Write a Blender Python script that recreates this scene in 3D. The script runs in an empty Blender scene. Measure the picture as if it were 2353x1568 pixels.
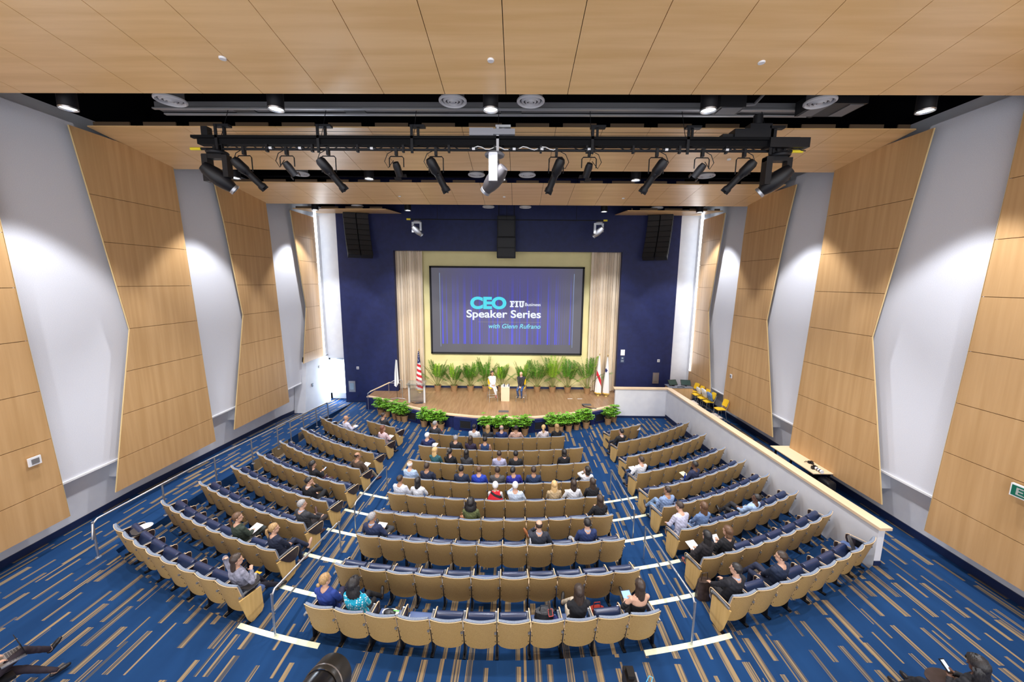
import bpy, bmesh, math, random
import numpy as np
from mathutils import Vector, Matrix
from math import sin, cos, pi, sqrt, radians as rad

random.seed(7)
sc = bpy.context.scene
# ------------------------------------------------------------------ camera
H = 7.35                      # eye height above the lowest floor
CX = 0.5988
PIT, YAW, ROL = 0.1541, -0.0130, 0.0088
cam = bpy.data.cameras.new('camera'); camo = bpy.data.objects.new('camera', cam)
sc.collection.objects.link(camo); sc.camera = camo
F = Vector((sin(YAW)*cos(PIT), cos(YAW)*cos(PIT), -sin(PIT)))
Rv = Vector((cos(YAW), -sin(YAW), 0)); Up = Rv.cross(F); Dn = -Up
R2 = Rv*cos(ROL) - Dn*sin(ROL); D2 = Rv*sin(ROL) + Dn*cos(ROL); U2 = -D2
M = Matrix(((R2.x, U2.x, -F.x, CX), (R2.y, U2.y, -F.y, 0), (R2.z, U2.z, -F.z, H), (0, 0, 0, 1)))
camo.matrix_world = M
cam.sensor_width = 36; cam.lens = 881.56/2353*36; cam.clip_start = .05; cam.clip_end = 200
# ------------------------------------------------------------------ world, view
w = bpy.data.worlds.new('world'); sc.world = w; w.use_nodes = True
w.node_tree.nodes['Background'].inputs[0].default_value = (.93, .95, 1, 1)
w.node_tree.nodes['Background'].inputs[1].default_value = 3.0
vs = sc.view_settings; vs.view_transform = 'Standard'; vs.look = 'None'; vs.gamma = 1; vs.use_curve_mapping = False
vs.exposure = 0.0
sc.cycles.max_bounces = 5; sc.cycles.diffuse_bounces = 4; sc.cycles.glossy_bounces = 2
sc.cycles.transmission_bounces = 4; sc.cycles.transparent_max_bounces = 6
sc.cycles.caustics_reflective = False; sc.cycles.caustics_refractive = False
sc.cycles.use_denoising = True; sc.cycles.sample_clamp_indirect = 4
COL = sc.collection

def light(name, kind, loc, power, color=(1, 1, 1), aim=None, **k):
    l = bpy.data.lights.new(name, kind); l.energy = power; l.color = color
    for a, b in k.items(): setattr(l, a, b)
    o = bpy.data.objects.new(name, l); COL.objects.link(o); o.location = loc
    if aim is not None:
        o.rotation_euler = (Vector(aim)-Vector(loc)).to_track_quat('-Z', 'Y').to_euler()
    return o
COOL = (.93, .95, 1.0)
DL1 = [(x, 8.62, 10.86) for x in (-8.92, -4.5, 0, 4.5, 8.92)]
DL2 = [(x, 13.7, 10.75) for x in (-9.1, -4.5, 0, 4.55, 9.1)]
DL3 = [(x, 19.6, 10.75) for x in (-9.45, -4.85, 4.8, 9.45)]
REAR_FILL = [(x, 4.3, 11.75) for x in (-9.0, -4.5, 4.5, 9.0)]
for p in DL1+DL2+DL3:
    edge = abs(p[0]) > 8
    light('downlight_and_fill_lamp', 'SPOT', (p[0], p[1], p[2]-.03), 1250 if edge else 950, COOL, (p[0]*1.03, p[1]+.2, 0),
          spot_size=rad(84 if edge else 104), spot_blend=.35, shadow_soft_size=.12)
for p in REAR_FILL:  # unseen fill spots added over the rear floor, without housings
    light('downlight_and_fill_lamp', 'SPOT', (p[0], p[1], 11.4), 1000, COOL, (p[0], p[1]+.4, 0), spot_size=rad(110), spot_blend=.5, shadow_soft_size=.15)
# stage spots hung on the lighting pipe
for x, tx in ((-5.93, -3.8), (-3.92, -1.0), (-1.36, 2.2), (1.48, -2.5), (3.83, 1.2), (5.86, 4.0)):
    light('stage_spot_lamp', 'SPOT', (x, 9.75, 9.95), 2300, (1, .94, .83), (tx, 21.6, 1.9), spot_size=rad(38), spot_blend=.3, shadow_soft_size=.08)
for x, tx in ((-4.6, -6.0), (4.6, 6.0)):  # extra spots added to brighten the curtains, no fixtures of their own
    light('curtain_fill_lamp', 'SPOT', (x, 9.75, 9.95), 2000, (1, .95, .86), (tx, 22.9, 3.6), spot_size=rad(26), spot_blend=.2, shadow_soft_size=.08)
# side light slots beside the proscenium
for s in (-1, 1):
    light('slot_lamp', 'AREA', (s*10.35, 21.9, 6.2), 25, COOL, (s*9.2, 12, 5.5), shape='RECTANGLE', size=.15, size_y=7)
# daylight through the glazed exit door
light('door_daylight', 'AREA', (-10.5, 22.7, 1.5), 170, (.72, .86, 1), (-10.9, 18, 1.2), shape='RECTANGLE', size=1.1, size_y=2.4, spread=rad(170))

# ------------------------------------------------------------------ materials
MATS = {}
def mat(name, col, rough=.6, metal=0, emit=None, es=1, spec=.5, sheen=0):
    if name in MATS: return MATS[name]
    m = bpy.data.materials.new(name); m.use_nodes = True
    b = m.node_tree.nodes['Principled BSDF']
    b.inputs['Base Color'].default_value = (*col, 1); b.inputs['Roughness'].default_value = rough
    b.inputs['Metallic'].default_value = metal; b.inputs['Specular IOR Level'].default_value = spec
    if emit: b.inputs['Emission Color'].default_value = (*emit, 1); b.inputs['Emission Strength'].default_value = es
    MATS[name] = m; return m
def nd(m, t, **k):
    n = m.node_tree.nodes.new(t)
    for a, v in k.items():
        if a.startswith('i_'): n.inputs[int(a[2:])].default_value = v
        else: setattr(n, a, v)
    return n
def lk(m, a, b): m.node_tree.links.new(a, b)
def math_(m, op, a, b=None, c=None):
    n = nd(m, 'ShaderNodeMath', operation=op)
    for i, v in enumerate((a, b, c)):
        if v is None: continue
        if isinstance(v, (int, float)): n.inputs[i].default_value = v
        else: lk(m, v, n.inputs[i])
    return n.outputs[0]
def mixc(m, f, c1, c2):
    n = nd(m, 'ShaderNodeMix', data_type='RGBA')
    for s, v in ((0, f), (6, c1), (7, c2)):
        if isinstance(v, (int, float)): n.inputs[s].default_value = v
        elif isinstance(v, tuple): n.inputs[s].default_value = (*v, 1)
        else: lk(m, v, n.inputs[s])
    return n.outputs[2]
def noisy(name, c1, c2, scale, rough=.7, stretch=(1, 1, 1), bump=0, detail=4, metal=0, lo=.35, hi=.65, spec=.5):
    if name in MATS: return MATS[name]
    m = mat(name, c1, rough, metal, spec=spec); b = m.node_tree.nodes['Principled BSDF']
    tc = nd(m, 'ShaderNodeTexCoord'); mp = nd(m, 'ShaderNodeMapping'); mp.inputs['Scale'].default_value = stretch
    lk(m, tc.outputs['Object'], mp.inputs[0])
    n = nd(m, 'ShaderNodeTexNoise'); n.inputs['Scale'].default_value = scale; n.inputs['Detail'].default_value = detail
    lk(m, mp.outputs[0], n.inputs[0])
    mr = nd(m, 'ShaderNodeMapRange'); mr.inputs[1].default_value = lo; mr.inputs[2].default_value = hi
    lk(m, n.outputs[0], mr.inputs[0])
    lk(m, mixc(m, mr.outputs[0], c1, c2), b.inputs['Base Color'])
    if bump:
        bp = nd(m, 'ShaderNodeBump'); bp.inputs['Strength'].default_value = bump; bp.inputs['Distance'].default_value = .01
        lk(m, n.outputs[0], bp.inputs['Height']); lk(m, bp.outputs[0], b.inputs['Normal'])
    return m
wallm = noisy('wall_paint', (.74, .75, .79), (.70, .71, .76), 3, .8)
fabric = noisy('acoustic_fabric', (.72, .73, .78), (.66, .67, .73), 60, .9, bump=.1)
woodv = noisy('maple_veneer_wall', (.58, .355, .165), (.50, .295, .125), 1.0, .42, (7, 7, .35), 0, 5)
woodc = noisy('maple_veneer_ceiling', (.84, .55, .27), (.74, .46, .20), 1.0, .30, (.35, 5, 1), 0, 5)
woode = mat('maple_edge', (.66, .47, .22), .5)
chairw = noisy('seat_back_laminate', (.51, .325, .125), (.39, .24, .08), 90, .5, bump=.0, detail=3)
endw = noisy('seat_end_laminate', (.68, .45, .17), (.60, .38, .13), 3, .45, (6, 6, .5))
edgew = mat('seat_edge_band', (.72, .52, .32), .5)
armg = mat('arm_grey', (.16, .165, .18), .4)
cushm = noisy('grey_blue_upholstery', (.23, .27, .34), (.17, .205, .27), 70, .85, (1, 1, .3), bump=.2)
navyv = mat('navy_vinyl', (.014, .028, .085), .3, spec=.8)
blackm = mat('black_metal', (.007, .007, .009), .5, spec=.3)
blackp = mat('black_plastic', (.009, .009, .011), .42, spec=.35)
tabm = noisy('dark_tablet', (.045, .03, .03), (.03, .02, .02), 10, .3)
steel = mat('brushed_steel', (.62, .63, .66), .28, .9)
steeld = mat('dull_steel', (.42, .43, .46), .4, .8)
white = mat('white_plastic', (.82, .82, .84), .4)
navyw = noisy('navy_wall_paint', (.0085, .016, .088), (.0065, .012, .070), 4, .55, spec=.4)
navyb = mat('navy_baseboard', (.012, .022, .075), .4)
cream = noisy('stage_back_paint', (.78, .70, .36), (.75, .67, .34), 2, .75)
stagew = noisy('stage_floor_wood', (.36, .215, .115), (.27, .15, .075), 1.2, .35, (9, .7, 1), 0, 5)
capw = noisy('light_maple_cap', (.80, .60, .40), (.74, .54, .34), 1.5, .45, (1, .6, 3))
voidm = mat('black_ceiling_void', (.003, .003, .005), .95, spec=.1)
glow = mat('lamp_glow', (1, 1, 1), .5, emit=(.92, .96, 1), es=14)
slotg = mat('slot_glow', (1, 1, 1), .5, emit=(.86, .93, 1), es=7)
doorg = mat('daylit_glass', (1, 1, 1), .2, emit=(.82, .92, 1), es=3.5)
alum = mat('aluminium', (.38, .39, .41), .4, .6)
yellow = mat('yellow_plastic', (.90, .56, .02), .4)
curt = noisy('curtain_cloth', (.82, .71, .57), (.77, .66, .52), 3, .9, (1, 1, .1))
potm = noisy('woven_basket', (.38, .23, .11), (.24, .13, .055), 45, .8, (1, 1, 2.5), bump=.5)
soilm = mat('potting_soil', (.03, .02, .012), .9)
palml = noisy('palm_leaf', (.10, .29, .02), (.035, .13, .012), 9, .45)
palml2 = noisy('palm_leaf_light', (.30, .52, .03), (.14, .32, .02), 9, .45)
shrubl = noisy('shrub_leaf', (.24, .50, .035), (.05, .20, .02), 14, .4)
stemm = mat('palm_stem', (.22, .24, .07), .6)
paper = mat('white_paper', (.86, .86, .88), .7)
glassm = mat('acrylic', (.8, .86, .88), .05); glassm.node_tree.nodes['Principled BSDF'].inputs['Transmission Weight'].default_value = .92
gun = mat('speaker_grille', (.010, .010, .012), .6)
nosem = noisy('photoluminescent_nosing', (.80, .84, .62), (.74, .78, .56), 8, .6)
zinc = mat('track_grey', (.16, .16, .17), .5, .2)

# carpet: blue tiles with staggered bundles of fine tan lines running towards the stage
cp = mat('carpet', (.02, .06, .2), .95, spec=.1); b = cp.node_tree.nodes['Principled BSDF']
geo = nd(cp, 'ShaderNodeNewGeometry'); sx = nd(cp, 'ShaderNodeSeparateXYZ'); lk(cp, geo.outputs['Position'], sx.inputs[0])
X, Y = sx.outputs[0], sx.outputs[1]
def wn(m, a, bb, seed):
    c = nd(m, 'ShaderNodeCombineXYZ'); lk(m, a, c.inputs[0]); lk(m, bb, c.inputs[1]); c.inputs[2].default_value = seed
    n = nd(m, 'ShaderNodeTexWhiteNoise', noise_dimensions='3D'); lk(m, c.outputs[0], n.inputs[0]); return n.outputs[0]
def layer(m, PX, PY, wid, seed, dens, off):
    xi = math_(m, 'FLOOR', math_(m, 'DIVIDE', X, PX))
    yo = math_(m, 'ADD', math_(m, 'DIVIDE', Y, PY), math_(m, 'ADD', math_(m, 'MULTIPLY', math_(m, 'MODULO', math_(m, 'ADD', xi, 200.0), 2.0), .5), off))
    yi = math_(m, 'FLOOR', yo)
    r1, r2 = wn(m, xi, yi, seed), wn(m, xi, yi, seed+3.3)
    fx = math_(m, 'SUBTRACT', math_(m, 'DIVIDE', X, PX), xi)
    cen = math_(m, 'ADD', math_(m, 'MULTIPLY', r1, .36), .32)
    hw = math_(m, 'ADD', math_(m, 'MULTIPLY', r2, wid), wid*.45)
    ins = math_(m, 'LESS_THAN', math_(m, 'ABSOLUTE', math_(m, 'SUBTRACT', fx, cen)), hw)
    on = math_(m, 'LESS_THAN', wn(m, xi, yi, seed+9.1), dens)
    fy = math_(m, 'SUBTRACT', yo, yi)
    ony = math_(m, 'LESS_THAN', fy, math_(m, 'ADD', math_(m, 'MULTIPLY', r2, .35), .62))
    return math_(m, 'MULTIPLY', math_(m, 'MULTIPLY', ins, on), ony)
s = math_(cp, 'MAXIMUM', layer(cp, .285, 1.0, .17, 1.0, .80, 0.0), layer(cp, .57, 1.3, .035, 5.0, .32, .27))
nn = nd(cp, 'ShaderNodeTexNoise'); nn.inputs['Scale'].default_value = 1.0; nn.inputs['Detail'].default_value = 1
mp = nd(cp, 'ShaderNodeMapping'); mp.inputs['Scale'].default_value = (55, .25, 1); lk(cp, geo.outputs['Position'], mp.inputs[0]); lk(cp, mp.outputs[0], nn.inputs[0])
fine = nd(cp, 'ShaderNodeMapRange'); fine.inputs[1].default_value = .42; fine.inputs[2].default_value = .56; lk(cp, nn.outputs[0], fine.inputs[0])
n2 = nd(cp, 'ShaderNodeTexNoise'); n2.inputs['Scale'].default_value = 1.0; mp2 = nd(cp, 'ShaderNodeMapping'); mp2.inputs['Scale'].default_value = (3.2, .5, 1)
lk(cp, geo.outputs['Position'], mp2.inputs[0]); lk(cp, mp2.outputs[0], n2.inputs[0])
blue = mixc(cp, n2.outputs[0], (.007, .028, .086), (.014, .058, .168))
tan = mixc(cp, fine.outputs[0], (.06, .065, .08), (.29, .205, .11))
lk(cp, mixc(cp, s, blue, tan), b.inputs['Base Color'])

# ------------------------------------------------------------------ mesh building
class MB:
    def __init__(s): s.v = []; s.f = []; s.m = []
    def add(s, vs_, fs, mi=0):
        n = len(s.v); s.v += [tuple(p) for p in vs_]; s.f += [tuple(i+n for i in f) for f in fs]; s.m += [mi]*len(fs); return s
    def box(s, x0, x1, y0, y1, z0, z1, mi=0, T=None):
        p = [Vector((x, y, z)) for x in (x0, x1) for y in (y0, y1) for z in (z0, z1)]
        if T is not None: p = [T @ q for q in p]
        return s.add(p, [(0, 1, 3, 2), (4, 6, 7, 5), (0, 4, 5, 1), (2, 3, 7, 6), (0, 2, 6, 4), (1, 5, 7, 3)], mi)
    def rings(s, rs, mi=0, cap=True, closed=True):
        n = len(rs[0]); vs_ = [p for r in rs for p in r]; fs = []
        for a in range(len(rs)-1):
            for i in range(n if closed else n-1):
                j = (i+1) % n; fs.append((a*n+i, a*n+j, (a+1)*n+j, (a+1)*n+i))
        if cap: fs += [tuple(range(n-1, -1, -1)), tuple((len(rs)-1)*n+i for i in range(n))]
        return s.add(vs_, fs, mi)
    def tube(s, pts, r, n=8, mi=0, cap=True):
        pts = [Vector(p) for p in pts]; rr = r if isinstance(r, (list, tuple)) else [r]*len(pts); rs = []; prev = None
        for i, p in enumerate(pts):
            d = (pts[min(i+1, len(pts)-1)]-pts[max(i-1, 0)]).normalized()
            u = d.orthogonal().normalized() if prev is None else (prev-d*prev.dot(d)).normalized()
            if prev is None and abs(d.z) < .99: u = d.cross(Vector((0, 0, 1))).normalized()
            prev = u; v = d.cross(u)
            rs.append([p+u*rr[i]*cos(2*pi*k/n)+v*rr[i]*sin(2*pi*k/n) for k in range(n)])
        return s.rings(rs, mi, cap)
    def lathe(s, prof, c=(0, 0, 0), n=16, mi=0, T=None, cap=True):
        c = Vector(c); rs = [[c+Vector((r*cos(2*pi*k/n), r*sin(2*pi*k/n), z)) for k in range(n)] for r, z in prof]
        if T is not None: rs = [[T @ p for p in r] for r in rs]
        return s.rings(rs, mi, cap)
    def ell(s, c, r, R=None, n=12, m=8, mi=0):
        c = Vector(c); rs = []
        for a in range(m+1):
            t = -pi/2+pi*a/m; t = max(min(t, pi/2-.05), -pi/2+.05)
            ring = [Vector((r[0]*cos(t)*cos(2*pi*k/n), r[1]*cos(t)*sin(2*pi*k/n), r[2]*sin(t))) for k in range(n)]
            if R is not None: ring = [R @ p for p in ring]
            rs.append([c+p for p in ring])
        return s.rings(rs, mi)
    def prism(s, poly, d, mi=0):    # poly: 3D points, extruded by vector d
        d = Vector(d); n = len(poly); p = [Vector(q) for q in poly]
        fs = [tuple(range(n)), tuple(range(2*n-1, n-1, -1))]+[(i, i+n, (i+1) % n+n, (i+1) % n) for i in range(n)]
        return s.add(p+[q+d for q in p], fs, mi)
    def mesh(s, name, mats, smooth=False):
        me = bpy.data.meshes.new(name); me.from_pydata(s.v, [], s.f)
        for m in (mats if isinstance(mats, (list, tuple)) else [mats]): me.materials.append(m)
        if len(me.materials) > 1: me.polygons.foreach_set('material_index', s.m)
        bm = bmesh.new(); bm.from_mesh(me); bmesh.ops.recalc_face_normals(bm, faces=bm.faces)
        if smooth:
            for f in bm.faces: f.smooth = True
            for e in bm.edges:
                if len(e.link_faces) == 2 and e.calc_face_angle(0) > .75: e.smooth = False
        bm.to_mesh(me); bm.free(); return me
    def obj(s, name, mats, parent=None, smooth=False, **k): return put(name, s.mesh(name, mats, smooth), parent, **k)
def put(name, me, parent=None, loc=None, rz=0, label=None, cat=None, group=None, kind=None, Mx=None):
    o = bpy.data.objects.new(name, me); COL.objects.link(o)
    if parent is not None: o.parent = parent
    if loc is not None: o.location = loc
    if rz: o.rotation_euler = (0, 0, rz)
    if Mx is not None: o.matrix_world = Mx
    return tag(o, label, cat, group, kind)
def tag(o, label=None, cat=None, group=None, kind=None):
    for a, v in (('label', label), ('category', cat), ('group', group), ('kind', kind)):
        if v: o[a] = v
    return o
def empty(name, loc, label, cat, rz=0, group=None):
    o = bpy.data.objects.new(name, None); COL.objects.link(o); o.location = loc; o.rotation_euler = (0, 0, rz)
    o.empty_display_size = .1
    return tag(o, label, cat, group)
def base(b_, x, y, z):      # shift an MB so that (x,y,z) becomes its origin
    b_.v = [(p[0]-x, p[1]-y, p[2]-z) for p in b_.v]; return b_
def thing(name, b_, mats, loc, label, cat, group=None, smooth=False, kind=None):
    return base(b_, *loc).obj(name, mats, None, smooth, loc=loc, label=label, cat=cat, group=group, kind=kind)
def struct(name, b_, mats, smooth=False, label=None): return b_.obj(name, mats, None, smooth, kind='structure', label=label)
ORD = ['first', 'second', 'third', 'fourth', 'fifth', 'sixth', 'seventh', 'eighth', 'ninth', 'tenth', 'eleventh', 'twelfth']

# ------------------------------------------------------------------ seating geometry
RY = [15.1, 13.87, 12.66, 11.46, 10.35, 9.27, 8.15, 7.03, 5.89]
RR = [12.0, 12.7, 13.6, 14.5, 15.3, 16.1, 16.9, 17.5, 18.0]
FZ = [0, 0, 0, 0, .09, .19, .30, .41, .52]
RZ = .65                     # rear floor, level walkway
ST = .72                     # stage floor
XL, XR, XP = -11.35, 11.35, 9.3
def yrow(k, x): return RY[k]+RR[k]-sqrt(RR[k]**2-x*x)
def rampz(y):
    for (a, za), (b2, zb) in zip(((11, RZ), (18.5, .33), (22.4, 0)), ((18.5, .33), (22.4, 0), (30, 0))):
        if a <= y <= b2: return za+(zb-za)*(y-a)/(b2-a)
    return RZ if y < 11 else 0
# ------------------------------------------------------------------ floor
f = MB(); XA = -9.33
xs = [XA+(XP-XA)*i/40 for i in range(41)]
def strip(ylo, yhi, z):
    f.rings([[(x, ylo(x), z) for x in xs], [(x, yhi(x), z) for x in xs]], 0, False, False)
def riser(yf, z0, z1):
    f.rings([[(x, yf(x), z0) for x in xs], [(x, yf(x), z1) for x in xs]], 0, False, False)
zone = [RZ]+[FZ[k] for k in range(8, 3, -1)]+[0]
edges = [8, 7, 6, 5, 4, 3]
strip(lambda x: -4, lambda x: yrow(8, x), RZ)
for i, k in enumerate(edges):
    z = zone[i+1]
    riser(lambda x, k=k: yrow(k, x), z, zone[i])
    if i+1 < len(edges): strip(lambda x, k=k: yrow(k, x), lambda x, k=k: yrow(k-1, x), z)
strip(lambda x: yrow(3, x), lambda x: 23.6, 0)
ys = [-4, 7, 9, 11, 14, 16, 18.5, 20.5, 22.4, 25]
f.rings([[(XL, y, rampz(y)) for y in ys], [(XA, y, rampz(y)) for y in ys]], 0, False, False)
f.rings([[(XA, y, rampz(y)) for y in ys], [(XA, y, -.01) for y in ys]], 0, False, False)
f.rings([[(XP, y, RZ) for y in (-4, 26)], [(XR, y, RZ) for y in (-4, 26)]], 0, False, False)
f.rings([[(XL, -4, -.3), (XR, -4, -.3)], [(XL, 26, -.3), (XR, 26, -.3)]], 0, False, False)
struct('floor', f, cp)
# nosing strips in the two aisles
n = 0
for sgn, side in ((-1, 'door side'), (1, 'partition side')):
    for i, k in enumerate(edges):
        x0, x1 = (3.0 if k == 8 else 3.42), 4.78
        st = [sgn*(x0+(x1-x0)*j/6) for j in range(7)]; z = zone[i]
        b_ = MB(); b_.rings([[(x, yrow(k, x)-.105, z+.001) for x in st], [(x, yrow(k, x)-.105, z+.006) for x in st],
                             [(x, yrow(k, x)+.004, z+.006) for x in st], [(x, yrow(k, x)+.004, z-.035) for x in st]], 0, False, False)
        xm = sgn*3.9
        thing('step_nosing', b_, nosem, (xm, yrow(k, xm), z), 'pale nosing strip, %s step down from the rear, %s aisle' % (ORD[i], side.replace(' ', '-')), 'nosing', 'aisle step nosings')
# ------------------------------------------------------------------ walls
TOP = 11.7
b_ = MB(); b_.box(XL-.2, XL, -4, 23.2, -.3, TOP); struct('wall_left', b_, wallm)
b_ = MB(); b_.box(XR, XR+.2, -4, 26, -.3, TOP); struct('wall_right', b_, wallm)
b_ = MB(); b_.box(XL-.2, XL-.02, -4, 26, TOP, 13.6); b_.box(XR+.02, XR+.2, -4, 26, TOP, 13.6)
b_.box(XL-.2, XR+.2, -4, 26.2, 13.4, 13.6); b_.box(XL-.2, XR+.2, 26, 26.2, 0, 13.6)
struct('ceiling', b_, voidm)
# long dark beams up in the void
for i, (y, z) in enumerate(((8.45, 12.1), (10.9, 12.3), (13.3, 12.1), (15.8, 12.2), (18.3, 12.0))):
    b_ = MB(); b_.box(XL, XR, y-.1, y+.1, z, z+.45); struct('trim_%d' % (i+20), b_, voidm)
# front wall: proscenium wall in navy with its opening, white returns each side, door wall
b_ = MB()
b_.box(-9.76, -6.55, 22.42, 22.75, -.05, 13.4); b_.box(6.55, 9.76, 22.42, 22.75, -.05, 13.4); b_.box(-6.55, 6.55, 22.42, 22.75, 9.05, 13.4)
struct('wall_front', b_, navyw)
b_ = MB(); b_.box(-11.35, -9.76, 22.46, 22.7, 2.72, 11.4); b_.box(9.76, 11.35, 22.46, 22.7, .6, 11.4); b_.box(-11.35, -11.12, 22.46, 23.1, 0, 2.72)
struct('wall_front_side', b_, wallm)
b_ = MB(); b_.box(-7.2, 7.2, 23.32, 23.5, ST, 9.6); b_.box(-7.2, -6.9, 22.75, 23.32, ST, 9.6); b_.box(6.9, 7.2, 22.75, 23.32, ST, 9.6); b_.box(-7.2, 7.2, 22.75, 23.5, 9.6, 9.7)
struct('wall_back', b_, cream)
b_ = MB(); b_.box(-6.9, 6.9, 23.29, 23.32, ST, ST+.13); struct('baseboard_back', b_, navyb)
b_ = MB(); b_.box(XL, XL+.03, -4, 9, RZ-.05, RZ+.17)
for y0, y1 in ((9, 11), (11, 14.7), (14.7, 18.5), (18.5, 22.4)):
    b_.add([(XL+.03, y0, rampz(y0)-.02), (XL+.03, y1, rampz(y1)-.02), (XL+.03, y1, rampz(y1)+.17), (XL+.03, y0, rampz(y0)+.17),
            (XL, y1, rampz(y1)+.17), (XL, y0, rampz(y0)+.17)], [(0, 1, 2, 3), (3, 2, 4, 5)])
struct('baseboard_left', b_, navyb)
b_ = MB(); b_.box(XR-.03, XR, -4, 22.4, RZ, RZ+.2); struct('baseboard_right', b_, navyb)
b_ = MB(); b_.box(-9.76, -8.3, 22.38, 22.42, -.02, .12); struct('baseboard_front', b_, navyb)
# glazed exit door at the foot of the side aisle
d = MB(); d.box(-11.12, -10.98, 23.0, 23.1, 0, 2.72); d.box(-9.92, -9.76, 23.0, 23.1, 0, 2.72); d.box(-11.12, -9.76, 23.0, 23.1, 2.62, 2.72)
dr = d.obj('door_1', mat('door_frame_paint', (.62, .68, .76), .4), kind='structure')
d = MB(); d.box(-10.98, -10.88, 23.02, 23.08, .03, 2.6); d.box(-10.0, -9.92, 23.02, 23.08, .03, 2.6); d.box(-10.98, -9.92, 23.02, 23.08, 2.5, 2.6); d.box(-10.98, -9.92, 23.02, 23.08, .03, .38)
dl = d.obj('door_leaf', mat('door_leaf_paint', (.72, .76, .82), .4), dr)
d = MB(); d.box(-10.88, -10.0, 23.04, 23.06, .38, 2.5); d.obj('pane', doorg, dl)
d = MB(); d.box(-10.5, -10.1, 22.93, 23.02, 2.5, 2.57); d.obj('door_closer', steeld, dr)
b_ = MB(); b_.box(-11.35, -9.7, 23.12, 23.2, 0, 2.8); struct('wall_behind_door', b_, wallm)

# ---- wall panels: maple zig-zag panels and white fabric panels between them
SEZ = [9.54, 8.32, 7.11, 5.89, 4.67, 3.46, 2.24]
def pl(pts, z):
    for (za, ya), (zb, yb) in zip(pts, pts[1:]):
        if zb <= z <= za: return ya+(yb-ya)*(z-za)/(zb-za)
    return pts[0][1] if z > pts[0][0] else pts[-1][1]
NEAR = {0: [(11.6, 5.2), (5.89, 6.05), (1.33, 5.0)], 1: [(11.15, 10.22), (9.54, 10.45), (5.89, 10.985), (1.33, 9.96)],
        2: [(10.9, 14.92), (9.54, 15.19), (5.89, 15.72), (1.33, 14.62)], 3: [(10.75, 19.62), (9.54, 19.8), (5.85, 20.42), (1.33, 19.4)]}
FAR = {0: [(11.6, 8.45), (8.3, 8.55), (5.89, 8.63), (1.33, 8.82)], 1: [(11.15, 13.05), (9.54, 13.13), (1.33, 13.48)],
       2: [(10.9, 17.7), (9.54, 17.82), (1.33, 18.2)], 3: [(10.75, 21.75), (9.54, 21.8), (1.33, 22.1)]}
XW = {0: lambda y: 10.75, 1: lambda y: 10.94-.0207*y, 2: lambda y: 11.16-.0267*y, 3: lambda y: 10.68}
TPZ = {0: 11.35, 1: 11.15, 2: 10.95, 3: 10.75}
PN = ['first from the rear of the hall', 'second from the rear of the hall', 'third from the rear', 'beside the stage']
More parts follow.
